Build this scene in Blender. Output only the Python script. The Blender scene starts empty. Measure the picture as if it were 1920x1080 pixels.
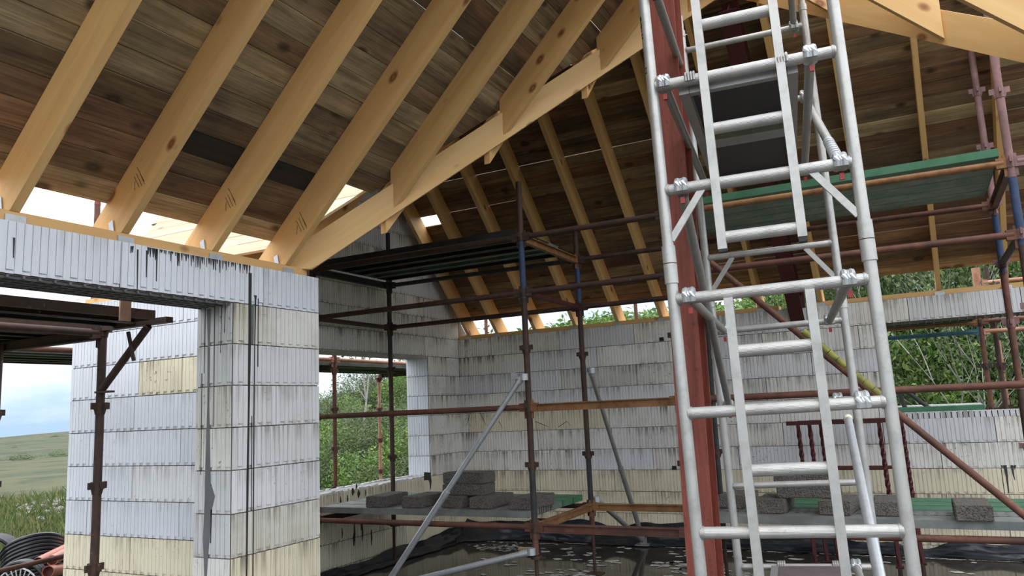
import bpy, bmesh, math, random
import numpy as np
from mathutils import Vector, Matrix, Euler

rnd = random.Random(11)
S = bpy.context.scene
COL = S.collection
V = Vector

# ------------------------------------------------------------------ camera
FPX, YAW, PITCH, ROLL = 1449.78, 0.477125, 0.155219, -0.0456206
CAMZ = 1.62
def cam_axes():
    cy, sy = math.cos(YAW), math.sin(YAW)
    r = V((cy, sy, 0)); f = V((-sy, cy, 0)); u = V((0, 0, 1))
    cp, sp = math.cos(PITCH), math.sin(PITCH)
    f, u = f*cp + u*sp, u*cp - f*sp
    cr, sr = math.cos(ROLL), math.sin(ROLL)
    r, u = r*cr + u*sr, u*cr - r*sr
    return r, u, f
CR, CU, CF = cam_axes()
CAM = V((0, 0, CAMZ))
cd = bpy.data.cameras.new('camera'); cam = bpy.data.objects.new('camera', cd); COL.objects.link(cam)
cam.matrix_world = Matrix(((CR.x, CU.x, -CF.x, 0), (CR.y, CU.y, -CF.y, 0), (CR.z, CU.z, -CF.z, CAMZ), (0, 0, 0, 1)))
cd.sensor_width = 36; cd.lens = 36*FPX/1920; cd.clip_start = 0.05; cd.clip_end = 5000
S.camera = cam

def at(px, py, X=None, Y=None, Z=None, D=None):
    """the point on a wall, floor or other plane of the site that a sight line meets"""
    d = CR*((px-960)/FPX) - CU*((py-540)/FPX) + CF
    if D is not None: return CAM + d*D
    i, v = (0, X) if X is not None else (1, Y) if Y is not None else (2, Z)
    return CAM + d*((v-CAM[i])/d[i])

# ------------------------------------------------------------------ sky and exposure
S.view_settings.view_transform = 'Standard'; S.view_settings.look = 'None'
S.view_settings.gamma = 1; S.view_settings.use_curve_mapping = False
S.view_settings.exposure = 0.48
SKY_GAIN = 0.92      # radiance near the horizon; an overcast sky is about three times brighter overhead
w = bpy.data.worlds.new('sky'); S.world = w; w.use_nodes = True
nt = w.node_tree; nt.nodes.clear()
def nn(nt, t, **k):
    n = nt.nodes.new(t)
    for a, b in k.items():
        if a == 'ins':
            for kk, vv in b.items():
                if isinstance(vv, bpy.types.NodeSocket): nt.links.new(vv, n.inputs[kk])
                else: n.inputs[kk].default_value = vv
        else: setattr(n, a, b)
    return n
def ramp(nt, fac, *stops):
    n = nt.nodes.new('ShaderNodeValToRGB'); nt.links.new(fac, n.inputs[0])
    e = n.color_ramp.elements
    while len(e) < len(stops): e.new(0.5)
    for i, (p, c) in enumerate(stops):
        e[i].position = p; e[i].color = (*c[:3], 1) if isinstance(c, (tuple, list)) else (c, c, c, 1)
    return n.outputs[0]
def mix(nt, fac, a, b, mode='MIX'):
    n = nt.nodes.new('ShaderNodeMix'); n.data_type = 'RGBA'; n.blend_type = mode
    for i, v in ((0, fac), (6, a), (7, b)):
        if isinstance(v, bpy.types.NodeSocket): nt.links.new(v, n.inputs[i])
        else: n.inputs[i].default_value = v if i == 0 else ((*v, 1) if len(v) == 3 else v)
    return n.outputs[2]
tc = nn(nt, 'ShaderNodeTexCoord')
sep = nn(nt, 'ShaderNodeSeparateXYZ', ins={0: tc.outputs['Generated']})
grad = ramp(nt, sep.outputs[2], (0.0, (.42, .58, .80)), (0.12, (.36, .56, .86)), (0.35, (.48, .66, .90)), (1.0, (.55, .70, .92)))
mp = nn(nt, 'ShaderNodeMapping', ins={0: tc.outputs['Generated'], 'Scale': (1.0, 1.0, 3.2), 'Location': (.3, .2, .1)})
cl = nn(nt, 'ShaderNodeTexNoise', ins={'Vector': mp.outputs[0], 'Scale': 2.2, 'Detail': 7.0, 'Roughness': .55})
elev = ramp(nt, sep.outputs[2], (0.0, -.0), (0.06, .03), (0.25, .22), (0.7, .26))
addn = nn(nt, 'ShaderNodeMath', operation='ADD', ins={0: cl.outputs[0], 1: elev})
cov = ramp(nt, addn.outputs[0], (0.44, 0.0), (0.66, 1.0))
skyc = mix(nt, cov, grad, (.93, .96, 1.0))
zen = nn(nt, 'ShaderNodeMath', operation='MAXIMUM', ins={0: sep.outputs[2], 1: 0.0})
gain = nn(nt, 'ShaderNodeMath', operation='MULTIPLY_ADD', ins={0: zen.outputs[0], 1: 2.4*SKY_GAIN, 2: SKY_GAIN})
bg = nn(nt, 'ShaderNodeBackground', ins={0: skyc, 1: gain.outputs[0]})
nt.links.new(bg.outputs[0], nn(nt, 'ShaderNodeOutputWorld').inputs[0])

# ------------------------------------------------------------------ materials
def newmat(name, rough=.7, metal=0.0):
    m = bpy.data.materials.new(name); m.use_nodes = True
    nt = m.node_tree; b = nt.nodes['Principled BSDF']
    b.inputs['Roughness'].default_value = rough; b.inputs['Metallic'].default_value = metal
    return m, nt, b
def coords(nt, scale=(1, 1, 1), shift=37.0):
    tc = nn(nt, 'ShaderNodeTexCoord'); oi = nn(nt, 'ShaderNodeObjectInfo')
    r = nn(nt, 'ShaderNodeMath', operation='MULTIPLY', ins={0: oi.outputs['Random'], 1: shift})
    a = nn(nt, 'ShaderNodeVectorMath', operation='ADD', ins={0: tc.outputs['Object'], 1: r.outputs[0]})
    m = nn(nt, 'ShaderNodeMapping', ins={0: a.outputs[0], 'Scale': scale})
    return m.outputs[0], oi.outputs['Random'], a.outputs[0]
def bump(nt, b, h, strength=.3, dist=.01):
    n = nn(nt, 'ShaderNodeBump', ins={'Height': h, 'Strength': strength, 'Distance': dist})
    nt.links.new(n.outputs[0], b.inputs['Normal'])
def noise(nt, vec, scale, detail=5, rough=.55, dist=0.0):
    return nn(nt, 'ShaderNodeTexNoise', ins={'Vector': vec, 'Scale': scale, 'Detail': detail, 'Roughness': rough, 'Distortion': dist}).outputs[0]

def wood(name, dark, light, knot=(.15, .07, .03), vary=.25, rough=.7, fine=.35, ring=.25, knots=.09, tint=None, weather=0.0):
    m, nt, b = newmat(name, rough)
    v, r, raw = coords(nt, (.5, 6, 6))
    g = noise(nt, v, 2.0, 5, .6, .6)
    f = noise(nt, nn(nt, 'ShaderNodeMapping', ins={0: raw, 'Scale': (2.2, 75, 75)}).outputs[0], 1.3, 4, .7)
    wv = noise(nt, nn(nt, 'ShaderNodeMapping', ins={0: raw, 'Scale': (.8, 24, 24)}).outputs[0], 1.0, 3, .55, 1.4)
    h1 = nn(nt, 'ShaderNodeMath', operation='MULTIPLY_ADD', ins={0: f, 1: fine, 2: nn(nt, 'ShaderNodeMath', operation='MULTIPLY', ins={0: g, 1: .75}).outputs[0]})
    gg = nn(nt, 'ShaderNodeMath', operation='MULTIPLY_ADD', ins={0: wv, 1: ring, 2: h1.outputs[0]})
    mid = .375+.5*fine+.5*ring
    c = ramp(nt, gg.outputs[0], (mid-(.17 if weather else .24), dark), (mid+(.15 if weather else .20), light))
    if tint:
        fr = nn(nt, 'ShaderNodeMath', operation='FRACT', ins={0: nn(nt, 'ShaderNodeMath', operation='MULTIPLY', ins={0: r, 1: 7.3}).outputs[0]})
        c = mix(nt, nn(nt, 'ShaderNodeMath', operation='MULTIPLY', ins={0: fr.outputs[0], 1: .75}).outputs[0], c, tint, 'MULTIPLY')
    vo = nn(nt, 'ShaderNodeTexVoronoi', ins={'Vector': nn(nt, 'ShaderNodeMapping', ins={0: raw, 'Scale': (3.0, 5.4, 5.4)}).outputs[0], 'Scale': 1.0, 'Randomness': 1.0})
    c = mix(nt, ramp(nt, vo.outputs['Distance'], (knots*.35, .75), (knots*.7, 1.0), (knots, .8), (knots*1.7, .0)), c, knot)
    if weather:
        c = mix(nt, ramp(nt, noise(nt, raw, 2.6, 5, .6), (.45, 0.0), (.72, weather)), c, (.05, .04, .03))
    br = nn(nt, 'ShaderNodeMapRange', ins={0: r, 3: 1-vary, 4: 1+vary*.5})
    cc = nn(nt, 'ShaderNodeVectorMath', operation='SCALE', ins={0: c, 3: br.outputs[0]})
    nt.links.new(cc.outputs[0], b.inputs['Base Color'])
    bump(nt, b, gg.outputs[0], .25, .004)
    return m
M = {}
M['timber'] = wood('pine_timber', (.63, .345, .125), (.83, .525, .22), (.22, .07, .02), .10, .62, .14, .12, .10)
M['timber_pale'] = wood('pale_timber', (.68, .40, .145), (.83, .56, .25), (.30, .11, .035), .08, .62, .14, .12, .10)
M['board_grey'] = wood('weathered_board', (.10, .065, .036), (.36, .25, .14), (.05, .026, .014), .45, .8, .55, .20, .12, (.75, .62, .5), .55)
M['board_red'] = wood('reddish_board', (.11, .055, .03), (.33, .19, .10), (.05, .025, .015), .4, .8, .55, .16, .12, (.8, .7, .6), .5)
M['board_tan'] = wood('tan_board', (.18, .125, .065), (.54, .41, .24), (.08, .045, .02), .35, .8, .55, .24, .12, (.8, .75, .65), .5)
M['board_black'] = wood('blackened_board', (.012, .010, .009), (.030, .023, .018), (.01, .008, .006), .2, .8)
M['board_top'] = wood('clean_board', (.42, .32, .20), (.62, .50, .34), (.28, .15, .07), .2, .75, .3, .3, .10)
M['offcut'] = wood('offcut_timber', (.50, .33, .14), (.70, .50, .26), (.2, .1, .04), .1)

def eps(name, base, streak=.35, streak_col=(.14, .11, .08), patch=.2, patch_col=(.55, .49, .36)):
    m, nt, b = newmat(name, .82)
    v, r, raw = coords(nt, (34, 34, 1.1))
    zc = nn(nt, 'ShaderNodeSeparateXYZ', ins={0: nn(nt, 'ShaderNodeTexCoord').outputs['Object']}).outputs[2]
    s = noise(nt, v, 1.0, 3, .6)
    a = noise(nt, raw, 1.9, 5, .62)
    f = noise(nt, raw, 60, 3, .6)
    edge = ramp(nt, zc, (0.0, .75), (.035, .25), (.13, .25), (.225, .9), (.25, 1.0))
    area = ramp(nt, a, (.38, 0.0), (.60, 1.0))
    pr = nn(nt, 'ShaderNodeMath', operation='MULTIPLY', ins={0: ramp(nt, s, (.43, 0.0), (.58, 1.0)), 1: area}).outputs[0]
    prod = nn(nt, 'ShaderNodeMath', operation='MULTIPLY', ins={0: pr, 1: edge}).outputs[0]
    c = mix(nt, ramp(nt, a, (.40, 0.0), (.75, patch)), base, patch_col)
    c = mix(nt, nn(nt, 'ShaderNodeMath', operation='MULTIPLY', ins={0: prod, 1: streak}).outputs[0], c, streak_col)
    sp = ramp(nt, noise(nt, raw, 38, 2, .5), (.64, 0.0), (.72, .7))
    spm = nn(nt, 'ShaderNodeMath', operation='MULTIPLY', ins={0: sp, 1: ramp(nt, noise(nt, raw, 2.4, 2, .5), (.52, 0.0), (.66, min(1.0, streak*1.5)))}).outputs[0]
    c = mix(nt, spm, c, (.09, .075, .06))
    br = nn(nt, 'ShaderNodeMapRange', ins={0: r, 3: .90, 4: 1.04})
    cc = nn(nt, 'ShaderNodeVectorMath', operation='SCALE', ins={0: c, 3: br.outputs[0]})
    nt.links.new(cc.outputs[0], b.inputs['Base Color'])
    bump(nt, b, f, .12, .003)
    return m
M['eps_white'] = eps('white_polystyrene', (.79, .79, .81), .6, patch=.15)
M['eps_shaded'] = eps('shaded_polystyrene', (.66, .665, .67), .6, patch=.15)  # white polystyrene of the less lit pier reveal, shade put into its base colour
M['eps_clean'] = eps('clean_polystyrene', (.76, .785, .85), .30, patch=.08)
M['eps_dirty'] = eps('stained_polystyrene', (.89, .865, .82), 1.0, patch=.40, patch_col=(.64, .57, .46))
M['eps_cream'] = eps('yellowed_polystyrene', (.86, .79, .60), .75, patch=.35, patch_col=(.60, .52, .33))
M['eps_greycream'] = eps('part_yellowed_polystyrene', (.76, .75, .71), .8, patch=.9, patch_col=(.62, .57, .43))
M['eps_grey'] = eps('grey_polystyrene', (.84, .82, .78), .9, patch=.45, patch_col=(.50, .46, .38))

def plain(name, col, rough=.6, metal=0.0, col2=None, scale=6, b_str=.15, spec=None):
    m, nt, b = newmat(name, rough, metal)
    v, r, raw = coords(nt)
    n = noise(nt, raw, scale, 6, .62)
    c = mix(nt, ramp(nt, n, (.35, 0.0), (.68, 1.0)), col, col2 or tuple(x*.72 for x in col))
    nt.links.new(c, b.inputs['Base Color'])
    if b_str: bump(nt, b, n, b_str, .003)
    return m
M['core'] = plain('dark_joint', (.20, .17, .14), .9, col2=(.12, .10, .08))
M['concrete'] = plain('grey_concrete', (.42, .41, .39), .9, col2=(.33, .31, .29))
M['tar'] = plain('black_tar', (.035, .033, .033), .45)
M['tar_grey'] = plain('grey_slurry', (.16, .16, .165), .7)
def rust(name, a, b_, c_, scale=14, rough=.7, amt=(.40, .62)):
    m, nt, b = newmat(name, rough, .15)
    v, r, raw = coords(nt)
    n = noise(nt, raw, scale, 8, .66); n2 = noise(nt, raw, scale*.22, 4, .6)
    c = mix(nt, ramp(nt, n, (amt[0], 0.0), (amt[1], 1.0)), a, b_)
    c = mix(nt, ramp(nt, n2, (.48, 0.0), (.66, .8)), c, c_)
    sp = ramp(nt, noise(nt, raw, 45, 2, .5), (.72, 0.0), (.78, .5))
    c = mix(nt, sp, c, (.42, .36, .30))
    nt.links.new(c, b.inputs['Base Color']); bump(nt, b, n, .2, .002)
    return m
M['rust_dark'] = rust('dark_rust', (.055, .030, .024), (.085, .043, .030), (.038, .026, .023))
M['rust_red'] = rust('red_rust', (.125, .052, .036), (.19, .078, .050), (.075, .038, .030))
M['rust_orange'] = rust('orange_rust', (.30, .14, .055), (.17, .075, .035), (.36, .19, .08))
M['rust_pale'] = rust('pale_rust', (.46, .25, .17), (.36, .16, .10), (.52, .34, .25))
M['rust_mauve'] = rust('mauve_rust', (.22, .12, .12), (.28, .16, .15), (.16, .085, .085))
M['blue_paint'] = rust('chipped_blue_paint', (.035, .06, .13), (.05, .085, .17), (.03, .045, .09), amt=(.45, .7))
M['black_paint'] = rust('blackened_paint', (.035, .035, .037), (.055, .05, .05), (.025, .025, .03))
M['teal_paint'] = rust('teal_paint', (.03, .12, .17), (.05, .16, .2), (.04, .08, .1))
def steelboard(name, a, b_, holes=True):
    m, nt, b = newmat(name, .55, .1)
    v, r, raw = coords(nt)
    n = noise(nt, raw, 5, 6, .62)
    c = mix(nt, ramp(nt, n, (.40, 0.0), (.62, 1.0)), a, b_)
    if holes:
        vm = nn(nt, 'ShaderNodeMapping', ins={0: raw, 'Scale': (14, 22, 1)}).outputs[0]
        vo = nn(nt, 'ShaderNodeTexVoronoi', ins={'Vector': vm, 'Scale': 1.0, 'Randomness': .15})
        c = mix(nt, ramp(nt, vo.outputs['Distance'], (.22, .85), (.30, 0.0)), c, (.02, .022, .02))
    nt.links.new(c, b.inputs['Base Color']); bump(nt, b, n, .1, .002)
    return m
M['board_green'] = steelboard('green_steel_board', (.040, .15, .075), (.07, .20, .11), False)
M['board_steel_green'] = steelboard('worn_green_board', (.10, .17, .12), (.16, .20, .17), False)
M['board_steel_grey'] = steelboard('wet_grey_board', (.15, .16, .155), (.24, .25, .24), True)
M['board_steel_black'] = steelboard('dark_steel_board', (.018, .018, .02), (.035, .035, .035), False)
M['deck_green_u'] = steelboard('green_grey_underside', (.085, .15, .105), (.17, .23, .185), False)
def alu(name, col=(.52, .51, .49), rough=.46, dirt=.6, rib=False):
    m, nt, b = newmat(name, rough, .55)
    v, r, raw = coords(nt)
    n = noise(nt, raw, 11, 8, .7); n2 = noise(nt, raw, 40, 3, .6)
    c = mix(nt, ramp(nt, n, (.46, 0.0), (.70, dirt)), col, (.30, .29, .28))
    c = mix(nt, ramp(nt, n2, (.68, 0.0), (.76, .55)), c, (.25, .25, .25))
    nt.links.new(c, b.inputs['Base Color'])
    if rib:
        sx = nn(nt, 'ShaderNodeSeparateXYZ', ins={0: nn(nt, 'ShaderNodeTexCoord').outputs['Object']})
        an = nn(nt, 'ShaderNodeMath', operation='ARCTAN2', ins={0: sx.outputs[1], 1: sx.outputs[2]})
        wv = nn(nt, 'ShaderNodeMath', operation='SINE', ins={0: nn(nt, 'ShaderNodeMath', operation='MULTIPLY', ins={0: an.outputs[0], 1: 30.0}).outputs[0]})
        bump(nt, b, wv.outputs[0], .35, .0012)
    else: bump(nt, b, n2, .08, .001)
    return m
M['alu'] = alu('aluminium'); M['alu_rib'] = alu('ribbed_aluminium', rib=True); M['alu_dull'] = alu('dull_aluminium', (.40, .39, .38), .5, .7)
M['galv'] = alu('galvanised_steel', (.56, .59, .62), .40, .45)
M['galv_tape'] = alu('taped_tube', (.55, .57, .60), .7, .8)
M['red_steel'] = rust('red_oxide_steel', (.27, .060, .040), (.34, .085, .055), (.17, .032, .022), 5, .55, (.42, .7))
M['red_steel'] = None
M['red_steel_dark'] = rust('dark_red_oxide', (.085, .016, .017), (.11, .02, .021), (.055, .011, .012), 5, .6, (.42, .7))
def redox():
    m, nt, b = newmat('red_oxide_steel', .55, .1)
    v, r, raw = coords(nt)
    n = noise(nt, nn(nt, 'ShaderNodeMapping', ins={0: raw, 'Scale': (.7, 9, 9)}).outputs[0], 3.0, 7, .68)
    n2 = noise(nt, raw, 26, 6, .7)
    c = mix(nt, ramp(nt, n, (.36, 0.0), (.66, 1.0)), (.30, .075, .048), (.16, .034, .022))
    c = mix(nt, ramp(nt, n2, (.56, 0.0), (.70, .6)), c, (.07, .022, .018))
    nt.links.new(c, b.inputs['Base Color']); bump(nt, b, n2, .2, .002)
    return m
M['red_steel'] = redox()
M['red_clip'] = plain('red_plastic', (.45, .03, .03), .4)
M['ply_black'] = plain('phenolic_ply', (.012, .011, .012), .5, col2=(.018, .014, .014), scale=3, b_str=.03)
M['ply_brown'] = plain('worn_ply', (.14, .11, .115), .75, col2=(.10, .075, .075), scale=9)
M['yellow_tape'] = plain('yellow_tape', (.30, .28, .045), .6, col2=(.12, .12, .03), scale=16)
M['foam'] = plain('pale_foam', (.80, .76, .55), .9)
def blockmat():
    m, nt, b = newmat('concrete_block', .95)
    v, r, raw = coords(nt)
    vo = nn(nt, 'ShaderNodeTexVoronoi', ins={'Vector': raw, 'Scale': 85.0})
    n = noise(nt, raw, 45, 5, .7)
    h = nn(nt, 'ShaderNodeMath', operation='ADD', ins={0: vo.outputs['Distance'], 1: n}).outputs[0]
    c = mix(nt, ramp(nt, h, (.55, 0.0), (1.2, 1.0)), (.035, .032, .028), (.145, .13, .115))
    nt.links.new(c, b.inputs['Base Color']); bump(nt, b, h, .7, .012)
    return m
M['block'] = blockmat()
M['plastic'] = plain('black_polythene', (.022, .026, .034), .38, col2=(.012, .014, .018), scale=4, b_str=.3)
M['duct'] = plain('black_duct', (.010, .010, .014), .32, b_str=0)
M['duct_white'] = plain('white_cord', (.65, .65, .65), .6)
M['terracotta'] = plain('terracotta_plastic', (.50, .17, .11), .45, b_str=0)
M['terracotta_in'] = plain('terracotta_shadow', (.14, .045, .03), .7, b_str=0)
def water():
    m, nt, b = newmat('muddy_water', .07)
    v, r, raw = coords(nt)
    n = noise(nt, raw, .9, 4, .6)
    c = mix(nt, ramp(nt, n, (.35, 0.0), (.7, 1.0)), (.060, .050, .040), (.035, .030, .026))
    nt.links.new(c, b.inputs['Base Color'])
    bump(nt, b, noise(nt, raw, 5, 2, .5), .03, .01)
    b.inputs['IOR'].default_value = 1.33
    return m
M['water'] = water()
M['froth'] = plain('white_froth', (.72, .72, .68), .9)
def ground():
    m, nt, b = newmat('moor_grass', .95)
    tc = nn(nt, 'ShaderNodeTexCoord')
    mp = nn(nt, 'ShaderNodeMapping', ins={0: tc.outputs['Object'], 'Rotation': (0, 0, .5), 'Scale': (.035, .010, .05)}).outputs[0]
    a = noise(nt, mp, 2.0, 6, .6); bb = noise(nt, tc.outputs['Object'], .35, 6, .65); d = noise(nt, tc.outputs['Object'], 4, 5, .7)
    c = ramp(nt, a, (.30, (0.019, 0.030, 0.013)), (.44, (0.042, 0.052, 0.019)), (.56, (0.076, 0.076, 0.029)), (.70, (0.029, 0.042, 0.016)))
    c = mix(nt, ramp(nt, bb, (.47, 0.0), (.60, .85)), c, (0.014, 0.026, 0.010))
    c = mix(nt, ramp(nt, d, (.4, 0.0), (.7, .4)), c, (0.054, 0.061, 0.024))
    nt.links.new(c, b.inputs['Base Color']); bump(nt, b, d, .5, .15)
    return m
M['ground'] = ground()
M['sea'] = plain('sea_water', (.20, .32, .48), .4, scale=.01, b_str=0)
def leaf(name, a, b_, c_):
    m, nt, b = newmat(name, .6)
    g = nn(nt, 'ShaderNodeNewGeometry'); oi = nn(nt, 'ShaderNodeObjectInfo')
    c = ramp(nt, g.outputs['Random Per Island'], (0.0, a), (.55, b_), (1.0, c_))
    h = nn(nt, 'ShaderNodeHueSaturation', ins={'Color': c, 'Value': nn(nt, 'ShaderNodeMapRange', ins={0: oi.outputs['Random'], 3: .7, 4: 1.2}).outputs[0]})
    nt.links.new(h.outputs[0], b.inputs['Base Color'])
    t = nn(nt, 'ShaderNodeBsdfTranslucent', ins={0: h.outputs[0]})
    ms = nn(nt, 'ShaderNodeMixShader', ins={0: .35, 1: b.outputs[0], 2: t.outputs[0]})
    nt.links.new(ms.outputs[0], nt.nodes['Material Output'].inputs[0])
    return m
M['leaf_green'] = leaf('green_leaves', (.024, .050, .015), (.060, .105, .032), (.17, .225, .08))
M['leaf_bright'] = leaf('bright_leaves', (.065, .13, .025), (.14, .25, .05), (.27, .38, .10))
M['leaf_grey'] = leaf('grey_green_leaves', (.045, .070, .025), (.105, .145, .060), (.24, .28, .14))
M['leaf_dry'] = leaf('weed_blades', (.05, .085, .02), (.11, .15, .04), (.26, .24, .10))
M['bark'] = plain('pale_bark', (.42, .40, .36), .9, col2=(.27, .25, .22), scale=12)
M['stone'] = plain('rubble_stone', (.24, .225, .20), .9, col2=(.13, .125, .11), scale=9)
M['pencil'] = plain('pencil_line', (.14, .07, .03), .8, b_str=0)
M['ink'] = plain('black_ink', (.012, .012, .014), .5, b_str=0)

# ------------------------------------------------------------------ building helpers
WM = {}
class MB:
    def __init__(s): s.v = []; s.f = []; s.sm = []
    def add(s, vs, fs, smooth=False):
        o = len(s.v); s.v += [tuple(p) for p in vs]
        for f in fs: s.f.append(tuple(i+o for i in f)); s.sm.append(smooth)
        return s
    def box(s, a, b, T=None):
        x0, y0, z0 = a; x1, y1, z1 = b
        vs = [V(p) for p in ((x0, y0, z0), (x1, y0, z0), (x1, y1, z0), (x0, y1, z0), (x0, y0, z1), (x1, y0, z1), (x1, y1, z1), (x0, y1, z1))]
        if T is not None: vs = [T @ p for p in vs]
        return s.add(vs, ((0, 3, 2, 1), (4, 5, 6, 7), (0, 1, 5, 4), (1, 2, 6, 5), (2, 3, 7, 6), (3, 0, 4, 7)))
    def bbox(s, c, size, T=None):
        c = V(c); h = V(size)*.5
        return s.box(c-h, c+h, T)
    def bar(s, p, q, wd, ht, up=(0, 0, 1)):
        T, L = frame(p, q, up)
        return s.box((0, -wd/2, -ht/2), (L, wd/2, ht/2), T)
    def tube(s, p, q, r, n=12, cap=True, r2=None):
        T, L = frame(p, q); r2 = r if r2 is None else r2
        vs = []
        for x, rr in ((0, r), (L, r2)):
            for i in range(n):
                a = 2*math.pi*i/n; vs.append(T @ V((x, rr*math.cos(a), rr*math.sin(a))))
        s.add(vs, [(i, (i+1) % n, n+(i+1) % n, n+i) for i in range(n)], True)
        if cap:
            o = len(s.v)-2*n
            s.f.append(tuple(o+i for i in reversed(range(n)))); s.sm.append(False)
            s.f.append(tuple(o+n+i for i in range(n))); s.sm.append(False)
        return s
    def path(s, pts, r, n=8, closed=False):
        rings = []
        pts = [V(p) for p in pts]; N = len(pts)
        for i, p in enumerate(pts):
            a = pts[(i-1) % N] if (closed or i > 0) else p; b = pts[(i+1) % N] if (closed or i < N-1) else p
            d = (b-a).normalized(); ref = V((0, 0, 1)) if abs(d.z) < .9 else V((1, 0, 0))
            u = d.cross(ref).normalized(); w_ = d.cross(u)
            rr = r[i] if isinstance(r, (list, tuple)) else r
            rings.append([p + u*rr*math.cos(2*math.pi*j/n) + w_*rr*math.sin(2*math.pi*j/n) for j in range(n)])
        vs = [q for g in rings for q in g]; fs = []
        for i in range(N if closed else N-1):
            k = (i+1) % N
            for j in range(n): fs.append((i*n+j, i*n+(j+1) % n, k*n+(j+1) % n, k*n+j))
        if not closed: fs += [tuple(range(n)), tuple((N-1)*n+j for j in range(n))]
        return s.add(vs, fs, True)
    def ext(s, pts, vec):
        pts = [V(p) for p in pts]; vec = V(vec); n = len(pts)
        return s.add(pts + [p+vec for p in pts], [tuple(range(n)), tuple(range(2*n-1, n-1, -1))] + [(i, n+i, n+(i+1) % n, (i+1) % n) for i in range(n)])
    def mesh(s, name, mat):
        me = bpy.data.meshes.new(name); me.from_pydata(s.v, [], s.f); me.materials.append(mat)
        bm = bmesh.new(); bm.from_mesh(me); bmesh.ops.recalc_face_normals(bm, faces=bm.faces); bm.to_mesh(me); bm.free()
        if any(s.sm):
            me.polygons.foreach_set('use_smooth', s.sm)
            me.set_sharp_from_angle(angle=math.radians(42))
        return me
def frame(p, q, up=(0, 0, 1)):
    p, q = V(p), V(q); d = q-p; L = d.length; x = d/L
    up = V(up)
    if abs(x.dot(up.normalized())) > .995: up = V((0, 1, 0))
    z = (up - x*x.dot(up)).normalized(); y = z.cross(x)
    return Matrix(((x.x, y.x, z.x, p.x), (x.y, y.y, z.y, p.y), (x.z, y.z, z.z, p.z), (0, 0, 0, 1))), L
def link(name, data, parent=None, W=None):
    o = bpy.data.objects.new(name, data); COL.objects.link(o)
    W = Matrix() if W is None else W
    WM[o.name] = W
    if parent is not None:
        o.parent = parent; o.matrix_basis = WM[parent.name].inverted() @ W
    else: o.matrix_basis = W
    return o
def add(name, mb, mat, parent=None, W=None):
    """mb holds world points; the object's own axes are W"""
    if W is not None:
        iw = W.inverted(); mb.v = [tuple(iw @ V(p)) for p in mb.v]
    elif parent is not None:
        W = Matrix.Translation(WM[parent.name].translation); t = W.translation
        mb.v = [(p[0]-t.x, p[1]-t.y, p[2]-t.z) for p in mb.v]
    return link(name, mb.mesh(name, M[mat] if isinstance(mat, str) else mat), parent, W)
def tag(o, label=None, cat=None, group=None, kind=None):
    if label: o['label'] = label
    if cat: o['category'] = cat
    if group: o['group'] = group
    if kind: o['kind'] = kind
    return o
def thing(name, label, cat, loc=(0, 0, 0), group=None):
    o = link(name, None, None, Matrix.Translation(V(loc))); o.empty_display_size = .1
    return tag(o, label, cat, group)
def struct(name, mb, mat, W=None, label=None):
    o = add(name, mb, mat, None, W); return tag(o, label, None, None, 'structure')
def sroot(name, loc=(0, 0, 0), label=None):
    o = link(name, None, None, Matrix.Translation(V(loc))); return tag(o, label, None, None, 'structure')
def plank(L, wd, th, end=None, ch=.0035):
    """a sawn board: its under edges eased, so the joints between boards read as grooves"""
    e = L if end is None else end
    k = (e-L)/wd
    lo = [(ch, ch, 0), (L+k*ch-ch, ch, 0), (L+k*(wd-ch)-ch, wd-ch, 0), (ch, wd-ch, 0)]
    md = [(0, 0, ch), (L, 0, ch), (e, wd, ch), (0, wd, ch)]
    hi = [(0, 0, th), (L, 0, th), (e, wd, th), (0, wd, th)]
    fs = [(3, 2, 1, 0), (8, 9, 10, 11)]
    for a in (0, 4): fs += [(a+i, a+(i+1) % 4, a+4+(i+1) % 4, a+4+i) for i in range(4)]
    return MB().add(lo+md+hi, fs)
def beam(name, p, q, wd, ht, mat, parent=None, up=(0, 0, 1)):
    T, L = frame(p, q, up)
    mb = MB().box((0, -wd/2, -ht/2), (L, wd/2, ht/2), T)
    return add(name, mb, mat, parent, T)
def slab(name, pts, vec, mat, parent=None, xdir=None):
    """a timber cut to a polygon and given thickness vec, its grain along xdir"""
    pts = [V(p) for p in pts]; xd = V(xdir if xdir else pts[1]-pts[0])
    T, _ = frame(pts[0], pts[0]+xd, V(vec).cross(xd))
    return add(name, MB().ext(pts, vec), mat, parent, T)
def tubeobj(name, p, q, r, mat, parent=None, n=12):
    T, _ = frame(p, q)
    return add(name, MB().tube(p, q, r, n), mat, parent, T)

# ------------------------------------------------------------------ site dimensions
XL, XLo = -3.646, -3.946          # inner and outer face of the left wing wall
YF, YFi = 3.80, 4.10              # outer and inner face of the front wall
XG, XGo = -5.55, -5.88            # inner and outer face of the end gable
YB = 9.05                         # inner face of the back wall
ZT = 2.587; C = .25               # wall top and block course
XR = 1.38                         # inner face of the right wing wall
LIFT = CAMZ

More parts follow.
